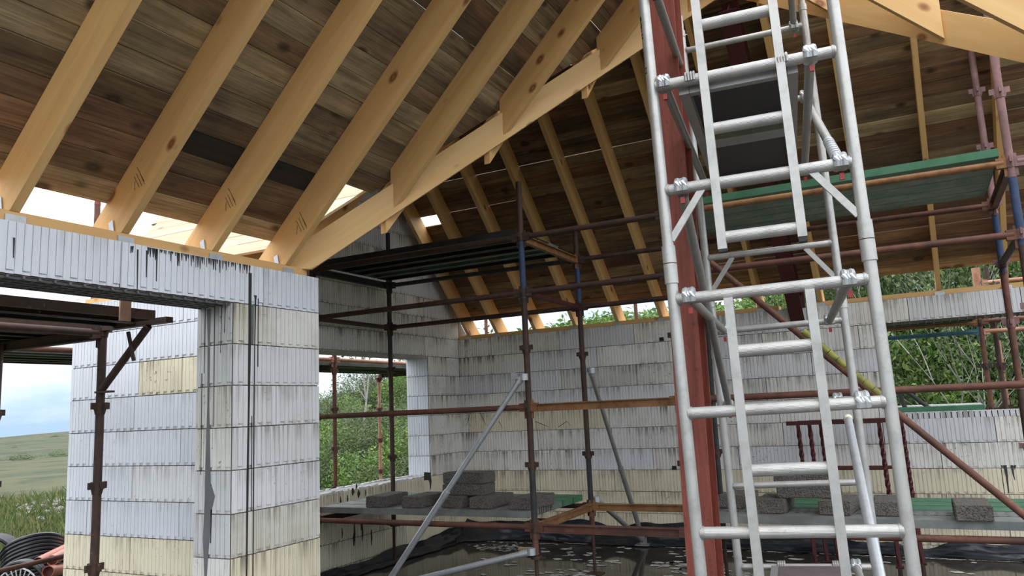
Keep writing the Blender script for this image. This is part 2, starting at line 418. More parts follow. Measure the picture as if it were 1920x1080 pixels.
# ------------------------------------------------------------------ block walls
BCACHE = {}
def block_mesh(L, zs, H, sg, rake=None):
    key = (round(L, 3), round(H, 3), sg) if rake is None else None
    if key in BCACHE: return BCACHE[key]
    mb = MB(); g = .003; t = .009*sg
    def top(u): return H if rake is None else max(.004, min(H, rake(u)))
    pitch = .0385; n = max(1, round(L/pitch)); pw = L/n
    # backing face of the block, standing a little proud of the core
    us = [g + (L-2*g)*i/n for i in range(n+1)]
    b = .001*sg
    for i in range(n):
        u0, u1 = us[i], us[i+1]
        mb.add([(u0, b, g), (u1, b, g), (u1, b, top(u1)-g), (u0, b, top(u0)-g)], [(0, 1, 2, 3)])
        v0, v1 = u0+.0018, u1-.0018
        zb = .021 if i % 2 else .003
        zt0, zt1 = top(v0)-(.003 if i % 2 else .0035), top(v1)-(.003 if i % 2 else .0035)
        if zt0-zb < .01 or zt1-zb < .01: continue
        mb.add([(v0, b, zb), (v1, b, zb), (v1, b, zt1), (v0, b, zt0), (v0, t, zb), (v1, t, zb), (v1, t, zt1), (v0, t, zt0)],
               [(4, 5, 6, 7), (0, 1, 5, 4), (1, 2, 6, 5), (2, 3, 7, 6), (3, 0, 4, 7)])
    me = mb.mesh('block', M['eps_white']); me.materials.clear(); me.materials.append(None)
    if key: BCACHE[key] = me
    return me
def icf(parent, O, U, Nn, rows, pick, rake=None, stagger=.5, seed=0):
    """rows: (k, [(u0,u1),...]) block courses below the wall top; O is the point at u=0 on the wall face, height ignored"""
    U = V(U); Nn = V(Nn); Yx = V((0, 0, 1)).cross(U); sg = 1 if Yx.dot(Nn) > 0 else -1
    for k, ivs in rows:
        z0 = ZT-C*(k+1)
        for a, b in ivs:
            cut = [a]; u = math.floor(a) + (stagger if k % 2 else 0) + seed*.13
            while u < b-.06:
                if u > a+.06: cut.append(u)
                u += 1.0
            cut.append(b)
            for u0, u1 in zip(cut, cut[1:]):
                p = V(O) + U*u0
                rk = None
                if rake:
                    if rake(u0)-z0 < C or rake(u1)-z0 < C:
                        rk = (lambda q, u0=u0, z0=z0: rake(u0+q)-z0)
                        if max(rake(u0), rake(u1))-z0 < .02: continue
                me = block_mesh(u1-u0, 0, C, sg, rk)
                W = Matrix(((U.x, Yx.x, 0, p.x), (U.y, Yx.y, 0, p.y), (0, 0, 1, z0), (0, 0, 0, 1)))
                o = link('block', me, parent, W)
                o.material_slots[0].link = 'OBJECT'; o.material_slots[0].material = M[pick(k, (u0+u1)/2)]
KB = 10.6   # lowest course is cut off by the floor slab

# left wing wall: pier at its far end, deep lintel over the opening
W_left = struct('wall_left', MB().box((XLo+.004, 3.354, -.5), (XL-.004, 4.098, ZT)).box((XLo+.004, -.8, ZT-C+.003), (XL-.004, 3.354, ZT)), 'core')
def pick_left(k, u):
    if k == 1: return 'eps_greycream'
    if k == 6: return 'eps_greycream'
    if k >= 7: return 'eps_cream'
    if k == 0: return 'eps_clean'
    return ('eps_clean', 'eps_white', 'eps_white')[rnd.randrange(3)]
icf(W_left, (XL, -.8, 0), (0, 1, 0), (1, 0, 0), [(0, [(0, 4.905)])], pick_left, seed=3)
icf(W_left, (XL, 3.351, 0), (0, 1, 0), (1, 0, 0), [(k, [(0, .755)]) for k in range(1, 11)], pick_left, stagger=.35)
icf(W_left, (XLo, 3.351, 0), (1, 0, 0), (0, -1, 0), [(k, [(0, .3)]) for k in range(1, 11)], lambda k, u: 'eps_greycream' if k in (3, 4, 7) else 'eps_shaded')
icf(W_left, (XL+.001, 4.103, 0), (-1, 0, 0), (0, 1, 0), [(k, [(0, .3)]) for k in range(0, 11)], lambda k, u: 'eps_white')
# mesh-like soffit under the lintel
mb = MB().box((XLo+.01, -.8, ZT-C-.002), (XL-.012, 3.35, ZT-C+.002))
add('soffit', mb, 'concrete', W_left)
mb = MB()
y = -.75
while y < 3.33:
    mb.box((XLo+.012, y, ZT-C-.014), (XL-.004, y+.012, ZT-C-.002)); y += .075
for i in range(5): mb.box((XLo+.02+.062*i, -.8, ZT-C-.016), (XLo+.034+.062*i, 3.35, ZT-C-.004))
tag(add('soffit_mesh', mb, 'tar_grey', W_left), kind='stuff')
def plate(parent, p, q, name='wall_plate'):
    return beam(name, p, q, .20, .05, 'timber', parent)
plate(W_left, (XL-.105, -.8, ZT+.024), (XL-.105, 4.0, ZT+.024))

# front wall of the main block, seen from outside through the opening
W_front = struct('wall_front', MB().box((XGo+.004, YF+.004, -.9), (XLo+.25, YFi-.004, ZT)), 'core')
def pick_front(k, u):
    if k >= 7: return 'eps_cream'
    if k == 2 and u > UP: return 'eps_cream'
    return 'eps_white' if k == 5 and .5 < u < 1.4 else 'eps_clean'
UP = at(263, 700, Y=YF).x-XGo
icf(W_front, (XGo, YF, 0), (1, 0, 0), (0, -1, 0), [(k, [(0, UP), (UP, XLo-XGo)] if k == 2 else [(0, XLo-XGo)]) for k in range(0, 14)], pick_front, seed=2)
icf(W_front, (XGo, YFi, 0), (0, -1, 0), (-1, 0, 0), [(k, [(0, .3)]) for k in range(0, 14)], lambda k, u: 'eps_clean')
plate(W_front, (XGo+.05, YF+.15, ZT+.024), (XLo+.25, YF+.15, ZT+.024))

# end gable
GY0, GY1 = 5.3, 8.29     # window opening
rake_b = lambda y: -y + 10.37 + LIFT - .02
rake_f = lambda y: y - 3.1 + .311 + LIFT - .02
rk = lambda y: min(rake_b(y), rake_f(y))
SILL = ZT-C*7
mb = MB().box((XGo+.004, YF+.1, -.6), (XG-.004, YB+.3, SILL-.004)).box((XGo+.004, GY1+.004, SILL-.004), (XG-.004, YB+.3, ZT-C)).box((XGo+.004, YFi-.2, SILL-.004), (XG-.004, GY0-.004, ZT-C))
mb.box((XGo+.004, YF+.1, ZT-C+.003), (XG-.004, YB+.3, ZT))
ym = (10.37+3.1-.311)/2
mb.ext([(XG-.004, YF+.12, ZT), (XG-.004, YB+.28, ZT), (XG-.004, YB+.25, rk(YB+.25)-.01), (XG-.004, ym, rk(ym)-.01), (XG-.004, YF+.15, max(ZT, rk(YF+.15)-.01))], (XGo-XG+.008, 0, 0))
W_end = struct('wall_end', mb, 'core')
def pick_end(k, u):
    if k >= 7: return 'eps_cream'
    if k < -1: return rnd.choice(('eps_white', 'eps_dirty'))
    return rnd.choice(('eps_dirty', 'eps_dirty', 'eps_grey'))
rows = [(k, [(0, YB-YFi)]) for k in range(-10, 1)] + [(k, [(0, GY0-YFi), (GY1-YFi, YB-YFi)]) for k in range(1, 7)] + [(k, [(0, YB-YFi)]) for k in range(7, 11)]
icf(W_end, (XG, YFi, 0), (0, 1, 0), (1, 0, 0), rows, pick_end, rake=lambda u: rk(u+YFi) if u+YFi < 9.0 else rk(9.0), seed=1)
icf(W_end, (XGo, GY1, 0), (1, 0, 0), (0, -1, 0), [(k, [(0, XG-XGo)]) for k in range(1, 7)], lambda k, u: 'eps_clean', stagger=.17)
# crumbly white window sill and dark head
mb = MB()
y = YFi+.02
while y < GY1-.01:
    h = rnd.uniform(.004, .022); l = rnd.uniform(.03, .09)
    for xx in (XG-.06, XGo+.01): mb.box((xx, y, SILL-.004), (xx+rnd.uniform(.045, .058), min(y+l, GY1-.005), SILL+h))
    y += l
add('sill_edge', mb, 'eps_white', W_end)
add('sill_core', MB().box((XGo+.06, YFi+.02, SILL-.004), (XG-.062, GY1-.005, SILL+.003)), 'concrete', W_end)
add('window_head', MB().box((XGo+.006, GY0, ZT-C-.022), (XG+.004, GY1+.02, ZT-C)), 'concrete', W_end)

# back wall
BX0, BX1 = -.262, 1.95
BS = 1.395
xr = 2.6
mb = MB().box((XG-.3, YB+.004, -.6), (xr, YB+.3, BS-.003)).box((XG-.3, YB+.004, BS-.003), (BX0-.004, YB+.3, ZT-C)).box((BX1, YB+.004, BS-.003), (xr, YB+.3, ZT-C)).box((XG-.3, YB+.004, ZT-C+.003), (xr, YB+.3, ZT))
W_back = struct('wall_back', mb, 'core')
def pick_back(k, u):
    x = u+XG
    if k >= 7: return 'eps_cream'
    if k == 6: return rnd.choice(('eps_white', 'eps_white', 'eps_dirty'))
    if k in (4, 5) and x < -3.4: return rnd.choice(('eps_cream', 'eps_dirty'))
    if x > -.3: return rnd.choice(('eps_white', 'eps_dirty'))
    return rnd.choice(('eps_dirty', 'eps_dirty', 'eps_grey', 'eps_white'))
Lb = xr-XG; u0 = BX0-XG; u1 = BX1-XG
rows = [(0, [(0, Lb)])] + [(k, [(0, u0), (u1, Lb)]) for k in range(1, 4)]
icf(W_back, (XG, YB, 0), (1, 0, 0), (0, -1, 0), rows, pick_back, seed=4)
# courses that are cut by the sill run in full below it
icf(W_back, (XG, YB, 0), (1, 0, 0), (0, -1, 0), [(4, [(0, u0), (u1, Lb)])], pick_back, seed=1)
icf(W_back, (XG, YB, 0), (1, 0, 0), (0, -1, 0), [(k, [(0, Lb)]) for k in range(5, 11)], pick_back, seed=5)
sill = MB()
x = BX0
while x < BX1:
    sill.box((x+.004, YB-.004, BS-.06), (x+.046, YB+.05, BS+.006)); x += .05
sill.box((BX0, YB+.004, BS-.06), (BX1, YB+.3, BS))
add('sill_edge', sill, 'eps_white', W_back)
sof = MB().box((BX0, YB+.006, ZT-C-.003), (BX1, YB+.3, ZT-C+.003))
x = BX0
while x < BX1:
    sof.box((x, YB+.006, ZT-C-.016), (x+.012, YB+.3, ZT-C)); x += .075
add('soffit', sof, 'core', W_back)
plate(W_back, (XG-.2, YB+.11, ZT+.024), (-1.32, YB+.11, ZT+.024)); plate(W_back, (-.94, YB+.11, ZT+.024), (xr, YB+.11, ZT+.024))
for px, py in ((1241, 636), (1265, 877)):
    p = at(px, py, Y=YB); add('tie_hole', MB().bbox((p.x, YB-.008, p.z), (.05, .02, .045)), 'ink', W_back)

# stains with a shape of their own: runs of tar on the pier and lintel
def run(parent, pts, wd, mat, axis, off):
    """a run of tar down a wall face: pts (px,py) on that face"""
    mb = MB(); q = []
    for (px, py), w_ in zip(pts, wd):
        if axis == 'X': p = at(px, py, X=XL); q.append((V((XL+off, p.y-w_/2, p.z)), V((XL+off, p.y+w_/2, p.z))))
        else: p = at(px, py, Y=3.351); q.append((V((p.x-w_/2, 3.351-off, p.z)), V((p.x+w_/2, 3.351-off, p.z))))
    d = V((-.004, 0, 0)) if axis == 'X' else V((0, .004, 0))
    for (a, b), (c, e) in zip(q, q[1:]): mb.ext([a, b, e, c], d)
    add('tar_run', mb, mat, parent)
run(W_left, [(467, 512), (466, 640), (464, 780), (462, 900), (460, 1080)], (.026, .022, .014, .017, .011), 'tar', 'X', .0105)
run(W_left, [(471, 572), (471, 645)], (.03, .02), 'tar_grey', 'X', .0102)
run(W_left, [(477, 554), (477, 562), (475.5, 640), (474, 780), (472, 1080)], (.022, .012, .008, .009, .009), 'tar', 'X', .0105)
run(W_left, [(482, 560), (481.5, 688)], (.006, .006), 'tar', 'X', .0105)
run(W_left, [(470, 780), (469, 958)], (.005, .005), 'tar', 'X', .0105)
for px, y0, y1 in ((273, 470, 520), (256, 468, 545), (292, 468, 528), (24, 446, 484), (244, 462, 475), (247, 462, 474)):
    run(W_left, [(px, y0), (px-1, y1)], (.010, .005), 'tar', 'X', .0105)
for i in range(46):
    px = 276+i*4.2+rnd.uniform(-1, 1); y0 = 408+ (px)*.178+7
    run(W_left, [(px, y0), (px, y0+rnd.uniform(4, 26)*(1 if px < 420 else .7))], (rnd.uniform(.006, .02), .003), 'tar' if rnd.random() < .6 else 'tar_grey', 'X', .0105)
run(W_left, [(394, 580), (394, 640), (393, 760), (392, 905), (396, 930), (392, 960), (389, 1010), (388, 1080)], (.035, .02, .016, .05, .085, .06, .055, .02), 'tar_grey', 'Y', .0105)
for px, y0, y1, ww in ((387, 578, 700, .006), (405, 576, 800, .006), (418, 574, 662, .006), (425, 574, 624, .006), (381, 700, 890, .006), (399, 955, 1018, .012)):
    run(W_left, [(px, y0), (px-2, y1)], (ww, ww*.7), 'tar', 'Y', .0105)

def stain(parent, pts, wd, mat, **pl):
    # a crack or run on the back wall (Y=) or the gable (X=)
    ax = 'Y' if 'Y' in pl else 'X'; q = []
    P_ = [at(px, py, **pl) for px, py in pts]
    nrm = V((0, -1, 0)) if ax == 'Y' else V((1, 0, 0))
    for i, p in enumerate(P_):
        d = (P_[min(i+1, len(P_)-1)]-P_[max(i-1, 0)]).normalized(); sdv = d.cross(nrm)*(wd[i]/2)
        q.append((p+nrm*.0105-sdv, p+nrm*.0105+sdv))
    mb = MB()
    for (a, b), (c, e) in zip(q, q[1:]): mb.ext([a, b, e, c], nrm*-.004)
    add('stain', mb, mat, parent)
for pts in ([(100, 640), (75, 712)], [(150, 640), (168, 672), (185, 712)], [(258, 688), (280, 732)], [(462, 690), (500, 706), (540, 722)], [(592, 722), (640, 690), (662, 716)], [(30, 640), (42, 760), (36, 880)], [(30, 240), (36, 420), (38, 540)]):
    stain(W_back, [(850+x/3, 560+y/3) for x, y in pts], [.007]*(len(pts)-1)+[.003], 'tar', Y=YB)
for pts, w0 in (([(1884, 872), (1888, 895), (1891, 925)], .03), ([(1897, 872), (1900, 890), (1903, 900)], .022), ([(1903, 872), (1902, 880)], .02), ([(1878, 872), (1879, 878)], .012)):
    stain(W_back, pts, [w0]+[w0*.6]*(len(pts)-2)+[w0*.25], 'tar', Y=YB)
for x, y, l, w0 in ((660, 922, 7, .05), (671, 926, 7, .05), (667, 912, 5, .03), (637, 940, 9, .025), (650, 936, 8, .025), (684, 924, 6, .02), (678, 998, 16, .03), (676, 985, 10, .03), (663, 1000, 22, .03), (662, 1012, 12, .04), (695, 1008, 15, .03), (640, 1000, 10, .02)):
    stain(W_end, [(x, y-l), (x+.5, y), (x, y+l)], [w0*.4, w0, w0*.3], 'tar', X=XG)
stain(W_end, [(794, 893), (804, 893), (806, 903), (806, 918)], [.10, .10, .05, .012], 'tar', X=XG)
# ------------------------------------------------------------------ floor and water
struct('floor', MB().box((XG-.3, -3.2, -.25), (4.2, YB+.3, -.04)), 'concrete')
wat = struct('water', MB().add([(XG, -2.8, 0), (4.0, -2.8, 0), (4.0, YB, 0), (XG, YB, 0)], [(0, 1, 2, 3)]), 'water')

# ------------------------------------------------------------------ roof timbers
LF = LIFT
def wz(x): return x + 4.66 + LF            # underside of the left wing rafters
def bz(y): return -y + 10.06 + LF          # underside of the back rafters
def fz(y): return y - 3.10 + LF            # underside of the front rafters
def rz(x): return -x + 2.40 + LF           # underside of the right wing rafters
DV = .311                                  # rafter depth measured plumb
TH = .047
XRID, YRID = -1.13, 6.58
SEAT = ZT + .049
def clip(parent, p, along, side):
    """galvanised angle plate at a rafter foot"""
    a = V(along); s = V(side)
    mb = MB()
    mb.ext([p+a*-.034, p+a*.02, p+a*.02+V((0, 0, .004)), p+a*-.034+V((0, 0, .004))], s*.04)
    mb.ext([p+a*-.030+V((0, 0, .004)), p+a*.004+V((0, 0, .004)), p+a*-.010+V((0, 0, .075)), p+a*-.044+V((0, 0, .062))], s*.004)
    add('metal_clip', mb, 'galv', parent)
WING = [(1.45, None), (2.022, 'yellow roof rafter in the left roof slope, leftmost of all'),
        (2.592, 'yellow roof rafter in the left roof slope, second from the left'),
        (3.188, 'yellow roof rafter in the left roof slope, third from the left'),
        (3.792, 'yellow roof rafter with its foot on the corner pier beside the valley beam')]
JACK = [(4.40, 'short jack rafter, lowest of those meeting the left valley beam'),
        (5.00, 'short jack rafter, middle of those meeting the left valley beam'),
        (5.60, 'short jack rafter, highest one seen left of the tower on the left valley beam'),
        (6.20, 'small jack rafter end beside the top of the red steel column')]
sd = V((1, 0, 1))
for Y, lab in WING:
    x0, x1 = XLo+.01, XRID
    pts = [(XL-.01, Y, SEAT), (XL, Y, wz(XL)) if wz(XL) > SEAT else (XL, Y, SEAT), (x1, Y, wz(x1)), (x1, Y, wz(x1)+DV), (x0, Y, wz(x0)+DV), (x0, Y, SEAT)]
    if lab is None: continue
    o = slab('roof_rafter', pts, (0, TH, 0), 'timber', None, sd); tag(o, lab, 'rafter', 'left wing rafters')
    clip(o, V((XL-.055, Y-.004, SEAT)), (1, 0, 0), (0, -1, 0))
    add('metal_clip', MB().box((XL-.004, Y-.02, ZT-.012), (XL+.004, Y+.075, ZT+.03)), 'galv', o)
for (Y, lab) in JACK:
    x0, x1 = Y-7.62, XRID
    pts = [(x0, Y, wz(x0)), (x1, Y, wz(x1)), (x1, Y, wz(x1)+DV), (x0, Y, wz(x0)+DV)]
    o = slab('jack_rafter', pts, (0, TH, 0), 'timber', None, sd); tag(o, lab, 'rafter', 'left valley jack rafters')
def scribble(o, px, py, Y):
    mb = MB()
    for dx, dy, l, t in ((-7, 2, 20, .5), (-2, -2, 22, .45), (4, -4, 20, .4), (-6, 9, 17, -.55), (0, -12, 26, .55)):
        a = at(px+dx-l*.5*math.cos(1.1), py+dy-l*.5, Y=Y-.0008); b = at(px+dx+l*.5*t, py+dy+l*.5, Y=Y-.0008)
        d = (b-a).normalized(); s = V((0, -1, 0)).cross(d)*.0016
        mb.ext([a-s, a+s, b+s, b-s], (0, .0016, 0))
    add('pencil_mark', mb, 'pencil', o)
for o in [o for o in bpy.data.objects if o.name.startswith('roof_rafter')]:
    yy = o.matrix_basis.translation.y
    for tY, px, py in ((2.592, 263, 339), (3.188, 434, 378), (3.792, 567, 422)):
        if abs(yy-tY) < .03: scribble(o, px, py, yy)

# valley beams
def vb(x): return x + 4.62 + LF
o = slab('valley_beam', [(-3.60, 4.0, SEAT-.006), (XRID, XRID+7.6, vb(XRID)), (XRID, XRID+7.6, vb(XRID)+.225), (-3.832, 3.768, SEAT-.006)], V((-1, 1, 0)).normalized()*TH, 'timber_pale', None, V((1, 1, 1)))
tag(o, 'long pale timber valley beam climbing from the corner pier to the red column', 'beam')
def vbr(x): return -x + 2.365 + LF
o = slab('valley_beam', [(1.45, 3.95, vbr(1.45)), (XRID, 5.4-XRID, vbr(XRID)), (XRID, 5.4-XRID, vbr(XRID)+.225), (1.45, 3.95, vbr(1.45)+.225)], V((1, 1, 0)).normalized()*TH, 'timber_pale', None, V((-1, 1, 1)))
tag(o, 'pale timber valley beam falling to the right along the top right edge', 'beam')
for Y, lab in ((4.42, 'pale jack rafter meeting the right valley beam at the right edge of the view'),
               (5.03, 'pale jack rafter nailed to the right valley beam above the thin far rafter'),
               (5.62, 'pale jack rafter end on the right valley beam just right of the tower top'),
               (6.2, 'pale jack rafter on the right valley beam, highest and behind the tower ladder')):
    x0 = 5.38-Y; x1 = XRID
    pts = [(x0, Y, rz(x0)), (x1, Y, rz(x1)), (x1, Y, rz(x1)+DV), (x0, Y, rz(x0)+DV)]
    o = slab('jack_rafter', pts, (0, TH, 0), 'timber_pale', None, (-1, 0, 1)); tag(o, lab, 'rafter', 'right valley jack rafters')
# ridge timbers, above the picture
o = beam('ridge_beam', (XRID-.024, -.6, wz(XRID)+.16), (XRID-.024, 6.5, wz(XRID)+.16), .047, .25, 'timber'); tag(o, 'timber ridge beam above the left roof slope, out of the picture', 'beam')
o = beam('ridge_beam', (XG, YRID, bz(YRID)+.16), (2.4, YRID, bz(YRID)+.16), .047, .25, 'timber'); tag(o, 'timber ridge beam over the rear rooms behind the valley beams', 'beam')

# back roof rafters
BXS = [-5.40, -4.96, -4.40, -3.83, -3.26, -2.70, -2.12, -1.545, -.90, -.375, .25, .84, 1.42]
BLAB = ['thin yellow back rafter against the end gable wall', 'thin yellow back rafter right of the bright hole in the boards',
        'thin yellow back rafter, third from the end gable', 'thin yellow back rafter, fourth from the end gable, crossing behind the blue standard',
        'thin yellow back rafter whose foot shows between the two inner scaffold standards', 'thin yellow back rafter whose foot is just left of the tower front upright',
        'thin yellow back rafter behind the red steel column', 'thin yellow back rafter left of the dark red steel rafter, behind the ladder',
        'thin yellow back rafter just right of the dark red steel rafter', 'thin yellow back rafter behind the right front upright of the tower',
        'thin yellow back rafter alone between the tower and the right scaffold', 'thin yellow back rafter behind the right scaffold standards', 'thin yellow back rafter outside the right edge']
for X, lab in zip(BXS, BLAB):
    if X > 1.2: continue
    y0, y1 = YB+.29, YRID+.03
    pts = [(X, YB, SEAT), (X, YB, bz(YB)) if bz(YB) > SEAT else (X, YB-.005, SEAT), (X, y1, bz(y1)), (X, y1, bz(y1)+DV), (X, y0, bz(y0)+DV), (X, y0, SEAT)]
    o = slab('back_rafter', pts, (TH, 0, 0), 'timber', None, (0, -1, 1)); tag(o, lab, 'rafter', 'back roof rafters')
    clip(o, V((X-.004, YB+.05, SEAT)), (0, 1, 0), (-1, 0, 0)); add('metal_clip', MB().box((X-.02, YB-.004, ZT-.012), (X+.07, YB+.004, ZT+.03)), 'galv', o)
# front rafters and jack tails under the valley beam
for X, lab in ((-5.40, 'front roof rafter at the end gable, seen through the eaves gap'), (-4.96, 'front roof rafter second from the end gable'), (-4.40, 'front roof rafter third from the end gable'), (-3.86, 'front roof rafter next to the corner pier')):
    y0, y1 = YF+.01, YRID-.03
    pts = [(X, YFi, SEAT), (X, y1, fz(y1)), (X, y1, fz(y1)+DV), (X, y0, fz(y0)+DV), (X, y0, SEAT)]
    o = slab('front_rafter', pts, (TH, 0, 0), 'timber', None, (0, 1, 1)); tag(o, lab, 'rafter', 'front roof rafters')
for X, lab in ((-3.30, 'jack rafter tail poking out below the valley beam, lowest one'), (-2.74, 'jack rafter tail poking out below the valley beam, middle one'), (-2.15, 'jack rafter tail poking out below the valley beam, near the tower')):
    y0, y1 = X+7.68, YRID-.03
    pts = [(X, y0, fz(y0)), (X, y1, fz(y1)), (X, y1, fz(y1)+DV), (X, y0, fz(y0)+DV)]
    o = slab('jack_rafter', pts, (TH, 0, 0), 'timber', None, (0, 1, 1)); tag(o, lab, 'rafter', 'front jack rafter tails')

# roof boards
def pick_b(r, a, b, q):
    return q.choices(('board_grey', 'board_red', 'board_tan'), (5, 3, 3))[0]
# left wing slope, boards along Y
ceil1 = sroot('ceiling', label='weathered brown boards over the left roof slope')
e0 = -3.78
pit = .1415
def lim_w(s0, s1):
    x = e0 + s0*.7071
    return (-.6, min(x + 7.70, 4.02) if s0 < .5 else x + 7.765)
orgw = (e0, 0, e0+4.66+DV+LF)
wseams = [.85+.02, 1.45+.02, 2.045, 2.615, 3.212, 3.816, 4.424, 5.024, 5.624]
for r in range(27):
    s0 = r*pit; a, b = lim_w(s0, s0+pit)
    rr = random.Random(100+r)
    cand = [q for q in wseams if a+.5 < q < b-.3]; rr.shuffle(cand)
    cuts = [a] + sorted(cand[:rr.choice((1, 2))]) + [b]
    if r == 3: cuts = [a, 2.615, b if b < 4.0 else 3.816, b] if b > 3.95 else [a, 2.615, b]
    for u0, u1 in zip(cuts, cuts[1:]):
        if u1-u0 < .05: continue
        g0 = .0003+rr.random()*.0007 + (.004 if rr.random() < .06 and r > 9 else 0); lf = rr.random()*.006
        al, upv = V((0, 1, 0)), V((1, 0, 1)).normalized(); nr = V((-1, 0, 1)).normalized()
        p = V(orgw) + al*(u0+.001) + upv*(s0+g0) + nr*lf
        Wm = Matrix(((al.x, upv.x, nr.x, p.x), (al.y, upv.y, nr.y, p.y), (al.z, upv.z, nr.z, p.z), (0, 0, 0, 1)))
        L, wd = u1-u0-.002, pit-g0
        end = (L + .7071*wd) if u1 == b and s0 > .5 else L
        mb = plank(L, wd, .019, end)
        mt = 'board_black' if (r == 3 and u0 > 2.5 and u0 < 3.7) else pick_b(r, u0, u1, rr)
        link('board', mb.mesh('board', M[mt]), ceil1, Wm)
# back slope
ceil2 = sroot('ceiling', label='weathered brown boards under the back roof slope')
yb0 = 9.14
def pick_b2(r, a, b, q): return q.choices(('board_grey', 'board_red', 'board_tan'), (6, 4, 2))[0]
bse = [x+.023 for x in BXS]
hole = at(790, 422, Y=8.0); sh = (yb0-8.006)*1.4142
for r in range(26):
    s0 = r*pit*1.0; rr = random.Random(500+r)
    a, b = -5.9, 2.3
    cand = list(bse[2:-1]); rr.shuffle(cand); cuts = [a] + sorted(cand[:3]) + [b]
    hole_row = s0 <= sh < s0+pit
    if hole_row: cuts = [a, bse[0]-.02, bse[1]-.02] + [c for c in cuts[1:-1] if c > bse[1]] + [b]
    for u0, u1 in zip(cuts, cuts[1:]):
        if hole_row and abs(u0-(bse[0]-.02)) < 1e-6: continue
        g0 = .0003+rr.random()*.0007 + (.006 if rr.random() < .09 else 0); lf = rr.random()*.006
        al, upv = V((1, 0, 0)), V((0, -1, 1)).normalized(); nr = V((0, 1, 1)).normalized()
        p = V((0, yb0, -yb0+10.06+DV+LF)) + al*(u0+.001) + upv*(s0+g0) + nr*lf
        Wm = Matrix(((al.x, upv.x, nr.x, p.x), (al.y, upv.y, nr.y, p.y), (al.z, upv.z, nr.z, p.z), (0, 0, 0, 1)))
        mb = plank(u1-u0-.002, pit-g0, .019)
        link('board', mb.mesh('board', M[pick_b2(r, u0, u1, rr)]), ceil2, Wm)
# front slope, seen from above through the eaves gap
ceil3 = sroot('ceiling', label='clean pale boards on top of the front roof slope outside')
yf0 = 3.97
for r in range(25):
    s0 = r*pit; rr = random.Random(900+r)
    y = yf0+s0*.7071
    a, b = -6.0+rr.random()*.12, y-7.86
    cuts = [a, rr.choice((-4.937, -4.377)), b]
    if b < -4.6: cuts = [a, b]
    for u0, u1 in zip(cuts, cuts[1:]):
        if u1-u0 < .05: continue
        al, upv = V((1, 0, 0)), V((0, 1, 1)).normalized(); nr = V((0, -1, 1)).normalized()
        g0 = .002+rr.random()*.003
        p = V((0, yf0, fz(yf0)+DV)) + al*(u0+.001) + upv*(s0+g0) + nr*rr.random()*.003
        Wm = Matrix(((al.x, upv.x, nr.x, p.x), (al.y, upv.y, nr.y, p.y), (al.z, upv.z, nr.z, p.z), (0, 0, 0, 1)))
        L = u1-u0-.002; e_ = L+.7071*pit if u1 == b else L
        mb = MB().ext([(0, 0, 0), (L, 0, 0), (e_, pit-g0, 0), (0, pit-g0, 0)], (0, 0, .019))
        link('board', mb.mesh('board', M['board_top']), ceil3, Wm)

# ------------------------------------------------------------------ red steelwork
def hsec(name, p, q, bw, dp, mat, up, parent=None, tf=.010, tw=.008):
    T, L = frame(p, q, up)
    mb = MB().box((0, -bw/2, -dp/2), (L, bw/2, -dp/2+tf), T).box((0, -bw/2, dp/2-tf), (L, bw/2, dp/2), T).box((0, -tw/2, -dp/2+tf), (L, tw/2, dp/2-tf), T)
    return add(name, mb, mat, parent, T)
pb = at(1318, 1000, Y=4.2); pt = at(1252, 100, Y=4.2)
dvec = (pt-pb)/(pt.z-pb.z)
c0 = pb + dvec*(0.0-pb.z); c1 = pb + dvec*(wz(XRID)-.02-pb.z)
t = thing('steel_column', 'red oxide painted steel column standing behind the aluminium tower', 'column', c0)
hsec('shaft', c0, c1, .152, .157, 'red_steel', (0, -1, 0), t)
add('base_plate', MB().bbox((c0.x, c0.y, .008), (.26, .26, .016)), 'red_steel', t)
add('cap_plate', MB().bbox((c1.x, c1.y, c1.z+.006), (.24, .24, .012)), 'red_steel', t)
t = thing('steel_rafter', 'dark red steel rafter sloping down under the back roof to the back wall', 'beam', (-1.13, YB, SEAT))
T, L = frame((-1.13, YB+.06, bz(YB+.06)+.02), (-1.13, YRID, bz(YRID)+.02))
hsec('joist', (-1.13, YB+.06, bz(YB+.06)-.06), (-1.13, YRID, bz(YRID)-.06), .15, .21, 'red_steel_dark', (0, 1, 1), t)
add('end_plate', MB().bbox((-1.13, YB-.01, ZT+.13), (.19, .014, .27)), 'red_steel_dark', t)

